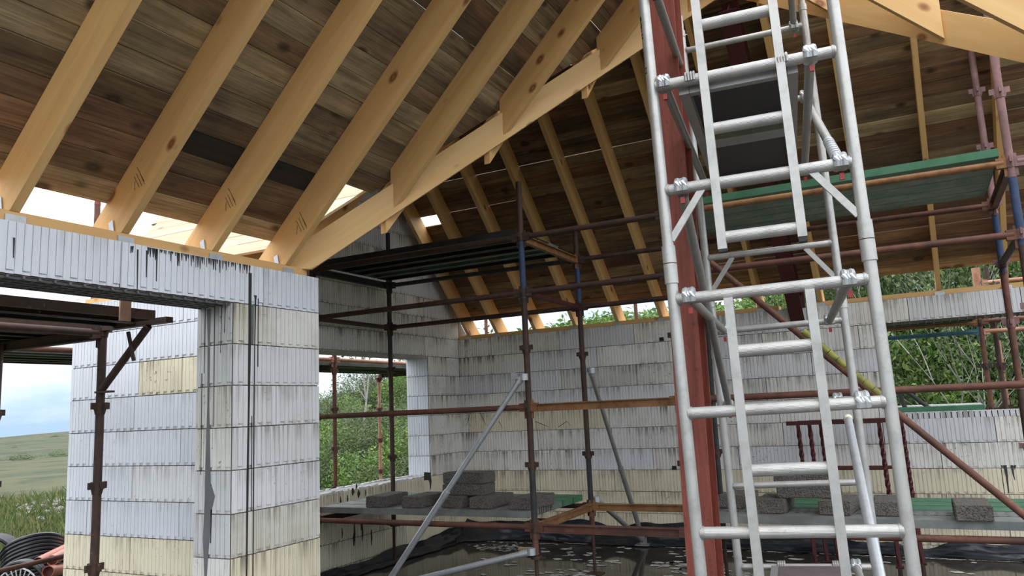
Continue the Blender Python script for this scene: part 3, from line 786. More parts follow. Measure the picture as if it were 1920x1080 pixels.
# ------------------------------------------------------------------ scaffolding
NZ = [.64+.495*i for i in range(-1, 9)]
def pressing(root_part, X, Y, z, mat):
    mb = MB()
    for a in (0, math.pi/2):
        T = Matrix.Translation((X, Y, z)) @ Matrix.Rotation(a, 4, 'Z')
        mb.box((-.062, -.007, -.006), (.062, .007, .036), T)
        mb.ext([T @ V(p) for p in ((-.040, -.006, -.006), (.040, -.006, -.006), (.030, -.006, -.040), (-.030, -.006, -.040))], T.to_3x3() @ V((0, .012, 0)))
    mb.tube((X, Y, z-.035), (X, Y, z+.035), .0305, 10)
    add('pressing', mb, mat, root_part)
def standard(root, X, Y, z0, z1, mats, nodes, pmat='rust_dark', jack=None):
    """mats: [(z_from, material)] rising; each length of tube its own part"""
    first = None
    for i, (zf, m) in enumerate(mats):
        zt_ = mats[i+1][0] if i+1 < len(mats) else z1
        o = tubeobj('standard', (X, Y, max(z0, zf)), (X, Y, zt_), .0262, m, root, 14)
        if i:
            add('spigot_joint', MB().tube((X, Y, zf-.012), (X, Y, zf+.012), .0282, 12), m, o)
        for z in nodes:
            if max(z0, zf) <= z < zt_: pressing(o, X, Y, z, pmat)
    if jack is not None:
        o = add('base_jack', MB().tube((X, Y, .0), (X, Y, z0+.05), .016, 10).bbox((X, Y, .004), (.15, .15, .008)).tube((X, Y, z0-.035), (X, Y, z0-.01), .045, 10).bar((X-.085, Y, z0-.022), (X+.085, Y, z0-.022), .018, .014), jack, root)
def wedge_end(mb, p, d):
    """drop-in end fitting of a ledger at p, d pointing to the standard"""
    d = V(d).normalized()
    c = p + d*.005
    T, _ = frame(c, c+d)
    mb.box((-.05, -.021, -.036), (.012, .021, .034), T)
    mb.box((-.006, -.009, -.095), (.012, .009, .06), T)
def ledger(root, p, q, mat, name='ledger', endmat=None):
    p, q = V(p), V(q); d = (q-p).normalized(); p2, q2 = p+d*.04, q-d*.04
    o = tubeobj(name, p2, q2, .0248, mat, root, 12)
    for c_, d_ in ((p2, -d), (q2, d)):
        mb = MB(); wedge_end(mb, c_, d_); add('wedge_fitting', mb, endmat or mat, o)
    return o
def transom(root, p, q, mat, name='transom'):
    p, q = V(p), V(q); d = (q-p).normalized(); p2, q2 = p+d*.04, q-d*.04
    T, L = frame(p2, q2)
    mb = MB().box((0, -.028, .018), (L, .028, .026), T).box((0, -.0045, -.032), (L, .0045, .018), T).box((0, -.022, -.040), (L, .022, -.032), T)
    o = add(name, mb, mat, root, T)
    for c_, d_ in ((p2, -d), (q2, d)):
        mb = MB(); wedge_end(mb, c_, d_); add('wedge_fitting', mb, mat, o)
    return o
S0, S1, S2, S3 = (-5.385, 5.98), (-2.98, 5.98), (-3.01, 7.31), (-5.40, 7.30)
A1, A2, S4, S5 = (-1.665, 5.98), (-1.735, 7.32), (.70, 6.06), (.70, 7.43)
z0n, z1n, z2n, z3n = .64, 1.63, 2.62, 3.115
P3 = lambda s, z: V((s[0], s[1], z))
lt = thing('scaffold_tower', 'rusty brown inner scaffold bay in the far left corner with a dark raised deck', 'scaffold', (-4.2, 6.6, 0))
standard(lt, *S0, .42, 3.22, [(.42, 'rust_dark')], NZ[1:6], jack='rust_dark')
standard(lt, *S1, .42, 3.62, [(.42, 'rust_red'), (.60, 'black_paint'), (1.15, 'rust_dark'), (2.58, 'blue_paint'), (3.11, 'rust_dark')], NZ[1:7], jack='rust_dark')
standard(lt, *S2, .42, 3.45, [(.42, 'rust_red'), (.60, 'black_paint'), (1.12, 'rust_dark'), (2.58, 'blue_paint'), (3.05, 'rust_dark')], NZ[1:6], jack='rust_dark')
standard(lt, *S3, .42, 3.75, [(.42, 'rust_dark'), (1.12, 'rust_dark'), (2.2, 'black_paint')], NZ[1:7], jack='rust_dark')
ledger(lt, P3(S0, z0n), P3(S1, z0n), 'rust_red'); ledger(lt, P3(S0, z1n), P3(S1, z1n), 'rust_red')
ledger(lt, P3(S0, z2n), P3(S1, z2n), 'rust_dark'); ledger(lt, P3(S0, z3n), P3(S1, z3n), 'rust_dark')
ledger(lt, P3(S3, z2n), P3(S2, z2n), 'rust_dark'); ledger(lt, P3(S3, z3n), P3(S2, z3n), 'black_paint'); ledger(lt, P3(S3, z0n), P3(S2, z0n), 'rust_dark')
for z, a, b in ((z0n, 'rust_dark', 'rust_orange'), (z2n, 'rust_dark', 'red_steel_dark'), (z3n, 'black_paint', 'rust_orange')):
    (transom if z != z2n else ledger)(lt, P3(S0, z), P3(S3, z), a); (transom if z != z2n else ledger)(lt, P3(S1, z), P3(S2, z), b)
# short middle bay hung between the two towers
for z, m, fn in ((z0n, 'rust_red', transom), (z1n, 'rust_orange', transom), (z2n, 'rust_dark', ledger), (z3n, 'rust_dark', ledger)):
    fn(lt, P3(S1, z), P3(A1, z), m)
for z, m, fn in ((z0n, 'rust_orange', transom), (z2n, 'rust_dark', ledger), (z3n, 'rust_dark', ledger)):
    fn(lt, P3(S2, z), P3(A2, z), m)
rt = thing('scaffold_tower', 'rusty inner scaffold bay on the right carrying the green deck', 'scaffold', (-.5, 6.6, 0))
standard(rt, *A1, .40, 3.4, [(.40, 'black_paint')], NZ[1:6], jack='rust_dark')
standard(rt, *A2, .40, 3.3, [(.40, 'black_paint')], NZ[1:6], jack='rust_dark')
standard(rt, *S4, .40, 4.5, [(.40, 'black_paint'), (1.6, 'rust_dark'), (2.55, 'blue_paint'), (3.02, 'rust_mauve')], NZ[1:9], pmat='rust_mauve', jack='rust_dark')
standard(rt, *S5, .40, 4.50, [(.40, 'rust_dark'), (1.6, 'rust_red'), (2.55, 'blue_paint'), (3.05, 'rust_mauve')], NZ[1:9], pmat='rust_mauve', jack='rust_dark')
ledger(rt, P3(A1, z0n), P3(S4, z0n), 'rust_red'); ledger(rt, P3(A1, z1n), P3(S4, z1n), 'rust_red'); ledger(rt, P3(A1, z2n), P3(S4, z2n), 'rust_red'); ledger(rt, P3(A1, z3n), P3(S4, z3n), 'rust_orange')
ledger(rt, P3(A2, z3n), P3(S5, z3n), 'rust_red'); ledger(rt, P3(A2, z0n), P3(S5, z0n), 'rust_dark')
transom(rt, P3(A1, z3n), P3(A2, z3n), 'rust_dark'); transom(rt, P3(A1, z0n), P3(A2, z0n), 'rust_dark')
transom(rt, P3(S4, z3n), P3(S5, z3n), 'rust_red'); transom(rt, P3(S4, z0n), P3(S5, z0n), 'rust_red'); ledger(rt, P3(S4, z2n), P3(S5, z2n), 'rust_dark')
ledger(rt, P3(S4, z3n), P3((1.9, 6.1), z3n), 'rust_mauve'); ledger(rt, P3(S4, z1n), P3((1.9, 6.1), z1n), 'rust_red')

def deck_board(name, x0, x1, y, z, mat, label, group, wd=.222, along='X', closed=False):
    """pressed steel scaffold board: top sheet, two side flanges, end caps; y is its centre line"""
    ht, tk = .055, .004
    mb = MB()
    if along == 'X':
        W = Matrix.Translation((x0, y, z)); L = x1-x0
    else:
        W = Matrix.Translation((y, x0, z)) @ Matrix.Rotation(math.pi/2, 4, 'Z'); L = x1-x0
    h = wd/2
    mb.box((0, -h, -tk), (L, h, 0)).box((0, -h, -ht), (L, -h+tk, -tk)).box((0, h-tk, -ht), (L, h, -tk))
    mb.box((0, -h+tk, -ht), (L, -h+.03, -ht+tk)).box((0, h-.03, -ht), (L, h-tk, -ht+tk))
    mb.box((0, -h+tk, -ht), (tk, h-tk, -tk)).box((L-tk, -h+tk, -ht), (L, h-tk, -tk))
    if closed: mb.box((0, -h+.03, -ht), (L, h-.03, -ht+tk))
    mb.v = [tuple(W @ V(p)) for p in mb.v]
    o = add(name, mb, mat, None, W); tag(o, label, 'board', group)
    return o
ORD = ('nearest', 'second', 'third', 'fourth', 'fifth', 'farthest')
DZ = .76
for i in range(5):
    deck_board('scaffold_board', -5.34, -3.06, 6.13+.245*i, DZ, ('board_steel_grey', 'board_steel_grey', 'board_steel_green', 'board_green', 'board_green')[i],
               'steel scaffold board under the concrete blocks in the left corner, %s from the camera' % ORD[i if i < 4 else 5], 'left block platform boards')
for i in range(5):
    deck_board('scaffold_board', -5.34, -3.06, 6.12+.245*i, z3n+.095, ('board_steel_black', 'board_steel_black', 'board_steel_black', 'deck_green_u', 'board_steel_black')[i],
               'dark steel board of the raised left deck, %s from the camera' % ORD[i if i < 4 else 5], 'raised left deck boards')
for i in range(5):
    deck_board('scaffold_board', -1.66, .66, 6.14+.25*i, DZ, ('board_steel_grey', 'board_steel_grey', 'board_green', 'board_green', 'board_green')[i],
               'steel scaffold board under the blocks behind the tower, %s from the camera' % ORD[i if i < 4 else 5], 'right block platform boards')
for i in range(5):
    deck_board('scaffold_board', -1.66, .64, 6.15+.25*i, z3n+.105, 'board_green' if i == 0 else 'deck_green_u',
               'green steel board of the raised right deck, %s from the camera' % ORD[i if i < 4 else 5], 'raised right deck boards', wd=.236, closed=True)
# raking brace with yellow tape
a = at(1322, 484, Y=5.92); b = at(1920, 966, Y=5.92); d = (b-a).normalized()
t = thing('brace_tube', 'long brown raking brace tube with a yellow taped stretch, crossing behind the tower', 'tube', a)
tubeobj('tube', a-d*.25, b+d*.25, .0242, 'rust_red', t, 14)
q0, q1 = at(1506, 622, Y=5.92), at(1655, 745, Y=5.92)
mb = MB(); n = 9
for i in range(n):
    s0, s1 = q0.lerp(q1, i/n), q0.lerp(q1, (i+.93)/n); mb.tube(s0, s1, .0285, 12, True, .0265)
add('tape_wrap', mb, 'yellow_tape', t)

# push-pull props
def clamp(mb, p, axis, r=.034):
    T, _ = frame(p-V(axis)*.03, p+V(axis)*.03)
    mb.tube(p-V(axis)*.028, p+V(axis)*.028, r, 12)
def prop(label, top, foot, low, mat, mat2):
    top, foot, low = V(top), V(foot), V(low)
    d = (top-foot).normalized(); L = (top-foot).length
    t = thing('wall_prop', label, 'prop', foot)
    m = foot + d*(L*.45)
    tubeobj('outer_tube', foot+d*.05, m, .0270, mat, t, 16); tubeobj('inner_tube', m-d*.05, top-d*.03, .0225, mat, t, 16)
    mb = MB().tube(m-d*.03, m+d*.03, .030, 14); add('collar', mb, mat, t)
    mb = MB(); clamp(mb, top+V((.02, 0, 0)), V((0, 0, 1)), .036); mb.bbox(top-V((.05, .02, -.01)), (.06, .05, .05)).tube(top+V((-.09, -.02, .03)), top+V((-.03, -.02, .06)), .011, 8)
    mb.tube(top-d*.06, top, .03, 12)
    add('clamp', mb, 'galv', t)
    if low is not None:
        dl = (low-foot).normalized(); tubeobj('low_strut', foot+dl*.06, low-dl*.05, .026, mat2, t, 14)
        mb = MB(); clamp(mb, low, V((0, 0, 1)), .034); mb.tube(low-dl*.1, low-dl*.03, .031, 12); add('low_clamp', mb, 'galv', t)
    mb = MB().bbox(foot+V((0, 0, -.03)), (.16, .16, .012)).bbox(foot+V((0, 0, .01)), (.06, .07, .07)); add('foot_plate', mb, mat, t)
f1 = at(721, 1101, Y=5.74)
prop('shiny aluminium push-pull prop leaning against the blue-banded inner standard', (S1[0]-.03, S1[1]-.05, at(985, 707, Y=5.95).z), f1, (S1[0]-.02, S1[1]-.04, .45), 'galv', 'galv')
prop('dull grey push-pull prop slanting from the second inner standard to the back wall', (S2[0]+.05, S2[1]+.06, 1.97), (-3.02, 8.84, .05), (S2[0]+.04, S2[1]+.05, .70), 'alu_dull', 'alu_dull')

# ------------------------------------------------------------------ aluminium access tower
t = link('access_tower', None, None, Matrix.Translation((-.887, 3.361, 0)) @ Matrix.Rotation(.138, 4, 'Z') @ Matrix.Rotation(-.021, 4, 'Y'))
tag(t, 'tall narrow aluminium mobile access tower with ladder frames in the foreground', 'tower')
TW, TL = .81, 1.841
TM = WM['access_tower']
def tl(*p): return TM @ V(p)
RZ = lambda k: .567+.5*k
R1 = .0254
def tt(name, p, q, r, mat, parent, n=14): return tubeobj(name, tl(*p), tl(*q), r, mat, parent, n)
def tbar(name, p, q, w_, h_, mat, parent, up=(0, 1, 0)):
    return beam(name, tl(*p), tl(*q), w_, h_, mat, parent, TM.to_3x3() @ V(up))
for fy, rear in ((0, False), (TL, True)):
    for ux in (0, TW):
        o = tt('upright', (ux, fy, .23), (ux, fy, 2.225), R1, 'alu', t, 18)
        mb = MB().tube(tl(ux, fy, 2.14), tl(ux, fy, 2.228), .0305, 18); add('coupler', mb, 'alu', o)
        tt('adjustable_leg', (ux, fy, .03), (ux, fy, .25), .019, 'galv', o)
        mb = MB().tube(tl(ux, fy, .0), tl(ux, fy, .012), .075, 16); add('base_plate', mb, 'galv', o)
        o = tt('upright', (ux, fy, 2.232), (ux, fy, 4.21), R1, 'alu', t, 18)
        mb = MB().tube(tl(ux, fy, 2.232), tl(ux, fy, 2.31), .0305, 18); add('coupler', mb, 'alu', o)
        if rear:
            mb = MB().tube(tl(ux, fy, 4.21), tl(ux, fy, 4.33), .0215, 16).tube(tl(ux, fy, 4.17), tl(ux, fy, 4.215), .029, 16); add('spigot', mb, 'alu', o)
        else:
            o = tt('upright', (ux, fy, 4.215), (ux, fy, 5.2), R1, 'alu', t, 18)
    for k in range(0, 8 if rear else 9):
        o = tt('rung', (R1*.6, fy, RZ(k)), (TW-R1*.6, fy, RZ(k)), R1*(.80 if rear else 1.0), 'alu' if rear else 'alu_rib', t, 20)
        for x in (R1+.001, TW-R1-.001):
            add('weld_collar', MB().tube(tl(x-.006, fy, RZ(k)), tl(x+.006, fy, RZ(k)), R1*1.14 if not rear else R1*.95, 16), 'alu_dull', o)
    # corner braces at the foot of the upper frame
    tbar('corner_brace', (.175, fy, RZ(4)-.015), (R1*.7, fy, RZ(4)-.23), .030, .016, 'alu', t)
    tbar('corner_brace', (TW-.175, fy, RZ(4)-.015), (TW-R1*.7, fy, RZ(4)-.23), .030, .016, 'alu', t)
# ladder stiles and intermediate rungs in the front frame
for sx in (.235, .565):
    o = tbar('ladder_stile', (sx, -.012, .30), (sx, -.012, RZ(3)-.02), .046, .038, 'alu', t, (1, 0, 0))
    o = tbar('ladder_stile', (sx, -.012, 2.262 if sx < .3 else 2.272), (sx, -.012, 5.1), .046, .038, 'alu', t, (1, 0, 0))
    mb = MB(); T, _ = frame(tl(sx, -.012, 2.25), tl(sx, -.012, 2.262), TM.to_3x3() @ V((1, 0, 0))); mb.box((0, -.021, -.017), (.013 if sx < .3 else .022, .021, .017), T)
    add('end_cap', mb, 'ink', o)
for k in (.5, 1.5, 2.5, 3.5, 4.5, 5.5, 6.5):
    tt('ladder_rung', (.235+.018, -.002, RZ(k)), (.565-.018, -.002, RZ(k)), .0265, 'alu_rib', t, 20)
# side braces, each with a hook at its ends
def hook(parent, x, y, z, facing=-1, clipm=True):
    mb = MB()
    prof = [tl(x, y, z) + (TM.to_3x3() @ V((0, .036*math.cos(a), .036*math.sin(a)))) for a in np.linspace(-.5, math.pi+.5, 9)]
    rx = TM.to_3x3() @ V((1, 0, 0))
    for off in (-.014, .014):
        mb.path([p+rx*off for p in prof], .0155, 8)
    mb.path([p*1.0 for p in prof], .012, 8)
    o = add('hook', mb, 'galv', parent)
    if clipm: add('trigger', MB().bbox((0, 0, 0), (.018, .016, .028), Matrix.Translation(tl(x, y+.004, z-.055)) @ TM.to_3x3().to_4x4()), 'red_clip', o)
    return o
def brace(p, q, mat='alu_dull', r=.0222, h0=True, h1=True, red=True):
    p, q = V(p), V(q); d = (q-p).normalized()
    o = tt('brace', tuple(p+d*.05), tuple(q-d*.045), r, mat, t, 14)
    if h0: hook(o, *p, clipm=red)
    if h1: hook(o, *q, clipm=red)
    return o
brace((.07, 0, RZ(3)), (.07, TL, RZ(3))); brace((TW-.09, 0, RZ(3)), (TW-.09, TL, RZ(3)))
brace((.085, 0, RZ(4)), (.05, TL, RZ(2)))
brace((.055, 0, RZ(5)), (.055, TL, RZ(5))); brace((.69, 0, RZ(5)), (.69, TL, RZ(5)))
brace((.05, 0, RZ(6)), (.05, TL, RZ(6)))
o = brace((TW-.06, 0, RZ(4)), (TW-.06, TL, RZ(6)), 'alu_dull')
p, q = V((TW-.06, 0, RZ(4))), V((TW-.06, TL, RZ(6))); d = (q-p).normalized()
mb = MB()
for i in range(9): mb.tube(tl(*(p+d*(.06+.05*i))), tl(*(p+d*(.105+.05*i))), .0265, 12, True, .025)
add('tape_wrap', mb, 'galv_tape', o)
brace((TW-.07, .3, RZ(9)), (TW-.07, TL, RZ(7)), h0=False)
brace((TW-.10, 0, RZ(2)), (TW-.10, TL, RZ(2)), red=False)
brace((.12, 0, RZ(0)), (.12, TL, RZ(0)), red=False); brace((TW-.12, 0, RZ(0)), (TW-.12, TL, RZ(0)), red=False)
# printed marks up the left upright
mb = MB()
def mark(z0, z1, a0, a1):
    n = 5
    for i in range(n):
        b0, b1 = a0+(a1-a0)*i/n, a0+(a1-a0)*(i+1)/n; r = R1+.0006
        q = [(r*math.sin(b0), -r*math.cos(b0)), (r*math.sin(b1), -r*math.cos(b1))]
        mb.add([tl(q[0][0], q[0][1], z0), tl(q[1][0], q[1][1], z0), tl(q[1][0], q[1][1], z1), tl(q[0][0], q[0][1], z1)], [(0, 1, 2, 3)])
def mz(py):
    return 3.067 + (168-py)/384.0
for y0, y1, a0, a1 in ((33, 41, -1.35, -.75), (42, 46, -1.35, -1.0), (46, 56, -1.4, -.8), (57, 62, -1.3, -.9), (66, 69, -1.3, -.75), (70, 72, -1.3, -1.1), (73, 76, -1.2, -.7)):
    mark(mz(y1), mz(y0), a0, a1)
for i in range(9): mark(mz(83+i*4.6+2.6), mz(83+i*4.6), -1.3, -.95-.1*(i % 2))
for y0, y1, a0, a1 in ((131, 133, -1.25, -.6), (141, 143, -1.25, -.6), (133, 141, -1.25, -1.1), (133, 141, -.72, -.6)): mark(mz(y1), mz(y0), a0, a1)
up = [o for o in t.children if o.name.startswith('upright')][1]
add('printed_mark', mb, 'ink', up)

def platform(label, k, x0, x1, ply, hatch):
    zz = RZ(k)
    o = link('tower_platform', None, None, TM @ Matrix.Translation((x0, .02, zz)))
    tag(o, label, 'platform')
    Tm = TM
    def bx(a, b, mb): return mb.box(a, b, Tm)
    y0, y1 = .035, TL-.03
    zb, zt_ = zz-.048, zz+.014
    for a, b in (((x0, y0, zb), (x0+.045, y1, zt_)), ((x1-.045, y0, zb), (x1, y1, zt_))):
        add('side_rail', bx(a, b, MB()), 'alu_dull', o, None)
    for a, b in (((x0+.047, y0, zb), (x1-.047, y0+.04, zt_)), ((x0+.047, y1-.04, zb), (x1-.047, y1, zt_)), ((x0+.047, (y0+y1)/2-.16, zb), (x1-.047, (y0+y1)/2-.02, zt_-.012))):
        add('cross_rail', bx(a, b, MB()), 'alu_dull', o)
    ym_ = (y0+y1)/2-.09
    for a, b in ((y0+.042, ym_-.005), (ym_+.005, y1-.042)):
        add('deck_panel', bx((x0+.047, a, zt_-.010), (x1-.047, b, zt_+.004), MB()), ply, o)
    for y, s in ((0, 1), (TL, -1)):
        for x in (x0+.06, x1-.06):
            mb = MB()
            prof = [tl(x, y+.034*math.cos(a), zz+.034*math.sin(a)) for a in np.linspace(-.2, math.pi+.4, 8)]
            if s < 0: prof = [tl(x, y-.034*math.cos(a), zz+.034*math.sin(a)) for a in np.linspace(-.2, math.pi+.4, 8)]
            rx = TM.to_3x3() @ V((1, 0, 0))
            for f in np.linspace(-.018, .018, 4): mb.path([p+rx*f for p in prof], .006, 6)
            add('hook', mb, 'alu', o)
    if hatch:
        add('hatch_catch', MB().bbox((x0+.10, y0+.14, zb+.045), (.05, .03, .02), Tm), 'red_clip', o)
platform('black underside of the tower platform, aluminium edged, high between the ladder frames', 5, .115, .635, 'ply_black', True)
platform('brown topped tower deck with hooks near the water at the bottom edge', 0, .20, .64, 'ply_brown', False)
# loose galvanised tube standing in the tower
p0, p1 = at(1590, 785, D=4.75), at(1650, 1085, D=3.15); d = (p1-p0).normalized()
t = thing('scaffold_tube', 'loose galvanised tube with pale foam plug standing inside the tower', 'tube', p1+d*.6)
tubeobj('tube', p0, p1+d*.75, .0242, 'galv', t, 18)
add('foam_plug', MB().tube(p0-d*.012, p0+d*.03, .0256, 14), 'foam', t)

# ------------------------------------------------------------------ concrete blocks
def cblock(label, x, y, z, rz=0.0, L=.44, Wd=.215, H=.10, group='concrete blocks on the scaffold boards'):
    bm = bmesh.new(); bmesh.ops.create_cube(bm, size=1.0)
    for v in bm.verts: v.co = V((v.co.x*Wd, v.co.y*L, v.co.z*H))
    bmesh.ops.bevel(bm, geom=bm.edges[:], offset=.006, segments=2, affect='EDGES')
    bmesh.ops.subdivide_edges(bm, edges=[e for e in bm.edges if e.calc_length() > .06], cuts=4, use_grid_fill=True)
    for v in bm.verts: v.co += V((rnd.uniform(-1, 1), rnd.uniform(-1, 1), rnd.uniform(-1, 1)))*.0018
    me = bpy.data.meshes.new('concrete_block'); bm.to_mesh(me); bm.free(); me.materials.append(M['block'])
    o = link('concrete_block', me, None, Matrix.Translation((x, y, z+H/2+.002)) @ Matrix.Rotation(rz, 4, 'Z'))
    tag(o, label, 'block', group)
cblock('dark concrete block, leftmost on the left corner platform', -4.70, 6.26, DZ, .10)
cblock('dark concrete block, second from the left on the left corner platform', -4.28, 6.27, DZ, .02)
cblock('dark concrete block under the left end of the two stacked blocks', -3.87, 6.32, DZ, .0)
cblock('dark concrete block under the right end of the two stacked blocks', -3.56, 6.30, DZ, -.02)
cblock('lower of two stacked concrete blocks lying across the left platform pile', -3.80, 6.30, DZ+.102, math.pi/2+.03)
cblock('uppermost concrete block of the pile on the left platform', -3.80, 6.31, DZ+.204, math.pi/2-.02)
cblock('dark concrete block at the right end of the left platform beside the standard', -3.15, 6.30, DZ, -.06)
cblock('concrete block just right of the red column on the right platform', -1.43, 6.62, DZ, -.10)
cblock('concrete block behind the left ladder stile of the tower', -1.10, 6.38, DZ, -.03)
cblock('concrete block bridging two others behind the tower ladder', -.84, 6.37, DZ+.102, math.pi/2)
cblock('concrete block behind the right ladder stile, rough end towards the camera', -.63, 6.36, DZ, -.10)
cblock('concrete block behind the loose galvanised tube', -.29, 6.36, DZ, .04)
cblock('concrete block alone on the green boards right of the tower', .21, 6.21, DZ, .02)
cblock('uppermost concrete block of the pile behind the tower ladder', -.86, 6.40, DZ+.204, math.pi/2+.03)

# ------------------------------------------------------------------ trestles with twisted legs
def twisted(mb, p, q, wd, turns, straight=.35):
    T, L = frame(p, q); n = 26; vs = []; h = wd/2
    for i in range(n+1):
        s = i/n; a = max(0, min(1, (s-.05)/(1-straight)))*turns*math.pi*2
        for j in range(4):
            b = a + math.pi/4 + j*math.pi/2; vs.append(T @ V((s*L, h*1.41*math.cos(b), h*1.41*math.sin(b))))
    fs = [(i*4+j, i*4+(j+1) % 4, i*4+4+(j+1) % 4, i*4+4+j) for i in range(n) for j in range(4)]
    mb.add(vs, fs)
for i, lab in enumerate(('dark red builders trestle with twisted legs, nearest of three by the back wall', 'dark red builders trestle with twisted legs, middle of three by the back wall', 'dark red builders trestle with twisted legs, farthest of three by the back wall')):
    y = 8.32+.11*i; x0 = -1.14+.095*i; x1 = -.40+.095*i
    t = thing('builders_trestle', lab, 'trestle', ((x0+x1)/2, y, 0), 'builders trestles')
    beam('top_bar', (x0-.11, y, 1.35), (x1+.03, y, 1.35), .034, .04, 'red_steel_dark', t)
    for xx in (x0, x1):
        mb = MB(); twisted(mb, (xx, y, 1.33), (xx+.035, y, .07), .034, 2.2)
        add('leg', mb, 'red_steel_dark', t)
        mb = MB()
        mb.tube((xx+.035, y, .10), (xx+.037, y, .004), .020, 8); mb.bbox((xx+.037, y, .006), (.07, .07, .008))
        add('foot', mb, 'red_steel_dark', t)
    tubeobj('cross_bar', (x0+.02, y, .90), (x1+.02, y, .90), .012, 'red_steel_dark', t)

# ------------------------------------------------------------------ polythene, froth, offcut
from mathutils import noise as mn
def sheet():
    mb = MB(); path = []
    q = V((XG+.03, 5.2, 0))
    for i in range(70): path.append((V((XG+.03, 5.2+(YB-.1-5.2)*i/69, 0)), V((1, 0, 0))))
    for i in range(130): path.append((V((XG+.08+(2.3-XG)*i/129, YB-.04, 0)), V((0, -1, 0))))
    nv = 13; vs = []
    for i, (p, nrm) in enumerate(path):
        if nrm.x: s = (p.y-5.2)/3.8; h = .05+.10*s + .02*math.sin(p.y*5.3); spread = .20
        else:
            s = (p.x-XG)/(2.3-XG); h = .23-.13*max(0, min(1, (p.x+2.6)/2.4))+.03*math.sin(p.x*4.1)+.02*math.sin(p.x*9.7); spread = .16+.04*math.sin(p.x*3.3)
            if p.x < -4.6: spread += .25*(-4.6-p.x)
        for j in range(nv):
            f = j/(nv-1); z = h*(1-f)**1.3
            q_ = p*1.0
            wv = .05*mn.noise(V((q_.x*2.2, q_.y*2.2, j*.35)))+.03*mn.noise(V((q_.x*6, q_.y*6+j*.5, j*.3+7)))
            off = .012 + spread*f**1.6 + wv*(.3+f)
            vs.append(p + nrm*max(.006, off) + V((0, 0, max(z+wv*.6*(f < .95), -.0) + (.012 if f > .9 else 0))))
    fs = [(i*nv+j, (i+1)*nv+j, (i+1)*nv+j+1, i*nv+j+1) for i in range(len(path)-1) for j in range(nv-1)]
    mb.add(vs, fs, True)
    o = add('plastic_sheet', mb, 'plastic'); tag(o, 'black polythene sheet crumpled along the foot of the back and gable walls', 'sheet')
sheet()
fr = MB()
def fleck(c, r, asp):
    n = 9; th = rnd.uniform(-.25, .25); pts = []
    for i in range(n):
        a = 2*math.pi*i/n; rr = r*rnd.uniform(.45, 1.15)
        x, y = rr*asp*math.cos(a), rr*math.sin(a)*.9
        pts.append((c.x+x*math.cos(th)-y*math.sin(th), c.y+x*math.sin(th)+y*math.cos(th), .0035))
    fr.add(pts, [tuple(range(n))])
for i in range(900):
    x, y = rnd.gauss(-2.2, .85), rnd.gauss(7.0, .85)
    if not (-5 < x < -.2 and 5.0 < y < 8.75): continue
    if math.sin(x*5.1+1.3*math.sin(y*4))+math.sin(y*7.3+x*2) < .15: continue
    fleck(V((x, y)), rnd.uniform(.014, .060), rnd.uniform(1.0, 1.9))
for i in range(190):
    x, y = rnd.uniform(-4.5, 1.6), rnd.uniform(3.2, 8.7)
    fleck(V((x, y)), rnd.uniform(.012, .055), rnd.uniform(1.0, 1.9))
for i in range(260):
    x = rnd.uniform(-5.0, 1.8); fleck(V((x, YB-.24+rnd.gauss(0, .012)-.10*(x < -4))), rnd.uniform(.008, .02), 2.5)
for i in range(120):
    fleck(V((rnd.gauss(-4.55, .2), rnd.gauss(8.35, .12))), rnd.uniform(.008, .022), 2.2)
tag(add('froth', fr, 'froth'), 'white froth flecks floating on the muddy water', None, None, 'stuff')
p = at(990, 1029, Z=.012)
o = beam('timber_offcut', (p.x-.11, p.y-.02, .014), (p.x+.11, p.y+.03, .014), .07, .022, 'offcut'); tag(o, 'small pale timber offcut floating on the water left of the blue-banded standard', 'offcut')

# ------------------------------------------------------------------ scaffolds outside
# beside the left wing wall
ot = thing('scaffold_tower', 'dark rusty scaffold with a cantilevered deck outside the left wall opening', 'scaffold', (-5.1, 2.6, -.45))
NO = [1.743+.495*i for i in range(-4, 2)]
for X, Y in ((-4.652, 3.20), (-5.80, 3.20), (-4.652, .8), (-5.80, .8)):
    standard(ot, X, Y, -.45, 2.36, [(-.45, 'rust_dark')], NO, jack=None)
zo = 2.225
transom(ot, (-4.652, 3.2, zo), (-5.80, 3.2, zo), 'rust_dark'); transom(ot, (-4.652, .8, zo), (-5.80, .8, zo), 'rust_dark')
ledger(ot, (-4.652, 3.2, zo), (-4.652, .8, zo), 'rust_dark'); ledger(ot, (-5.80, 3.2, zo), (-5.80, .8, zo), 'rust_dark')
# hop-up bracket towards the wall
beam('bracket_arm', (-4.63, 3.2, zo+.03), (-4.02, 3.2, zo+.03), .05, .035, 'rust_dark', ot)
tubeobj('bracket_strut', (-4.62, 3.19, 1.865), (-4.20, 3.19, zo+.005), .024, 'rust_dark', ot)
add('bracket_foot', MB().bbox((-4.60, 3.19, 1.845), (.13, .05, .012)), 'rust_dark', ot)
tubeobj('bracket_tie', (-4.36, 3.17, zo-.02), (-4.30, 3.17, zo-.20), .012, 'rust_dark', ot)
p = at(233, 566, X=-4.04)
add('toe_clip', MB().bbox((-4.03, p.y, 2.30), (.012, .07, .15)), 'rust_pale', ot)
xs = [-4.17, -4.41, -4.78, -5.01, -5.24, -5.47, -5.69]
for i, x in enumerate(xs):
    deck_board('scaffold_board', .3, 3.13 if i == 0 else 3.24, x, zo+.084, 'rust_dark' if i in (2, 4) else ('board_steel_black' if i else 'rust_dark'),
               'dark scaffold board of the deck outside the left wall opening, %s from the wall' % ('first', 'second', 'third', 'fourth', 'fifth', 'sixth', 'seventh')[i], 'outside left deck boards', along='Y')
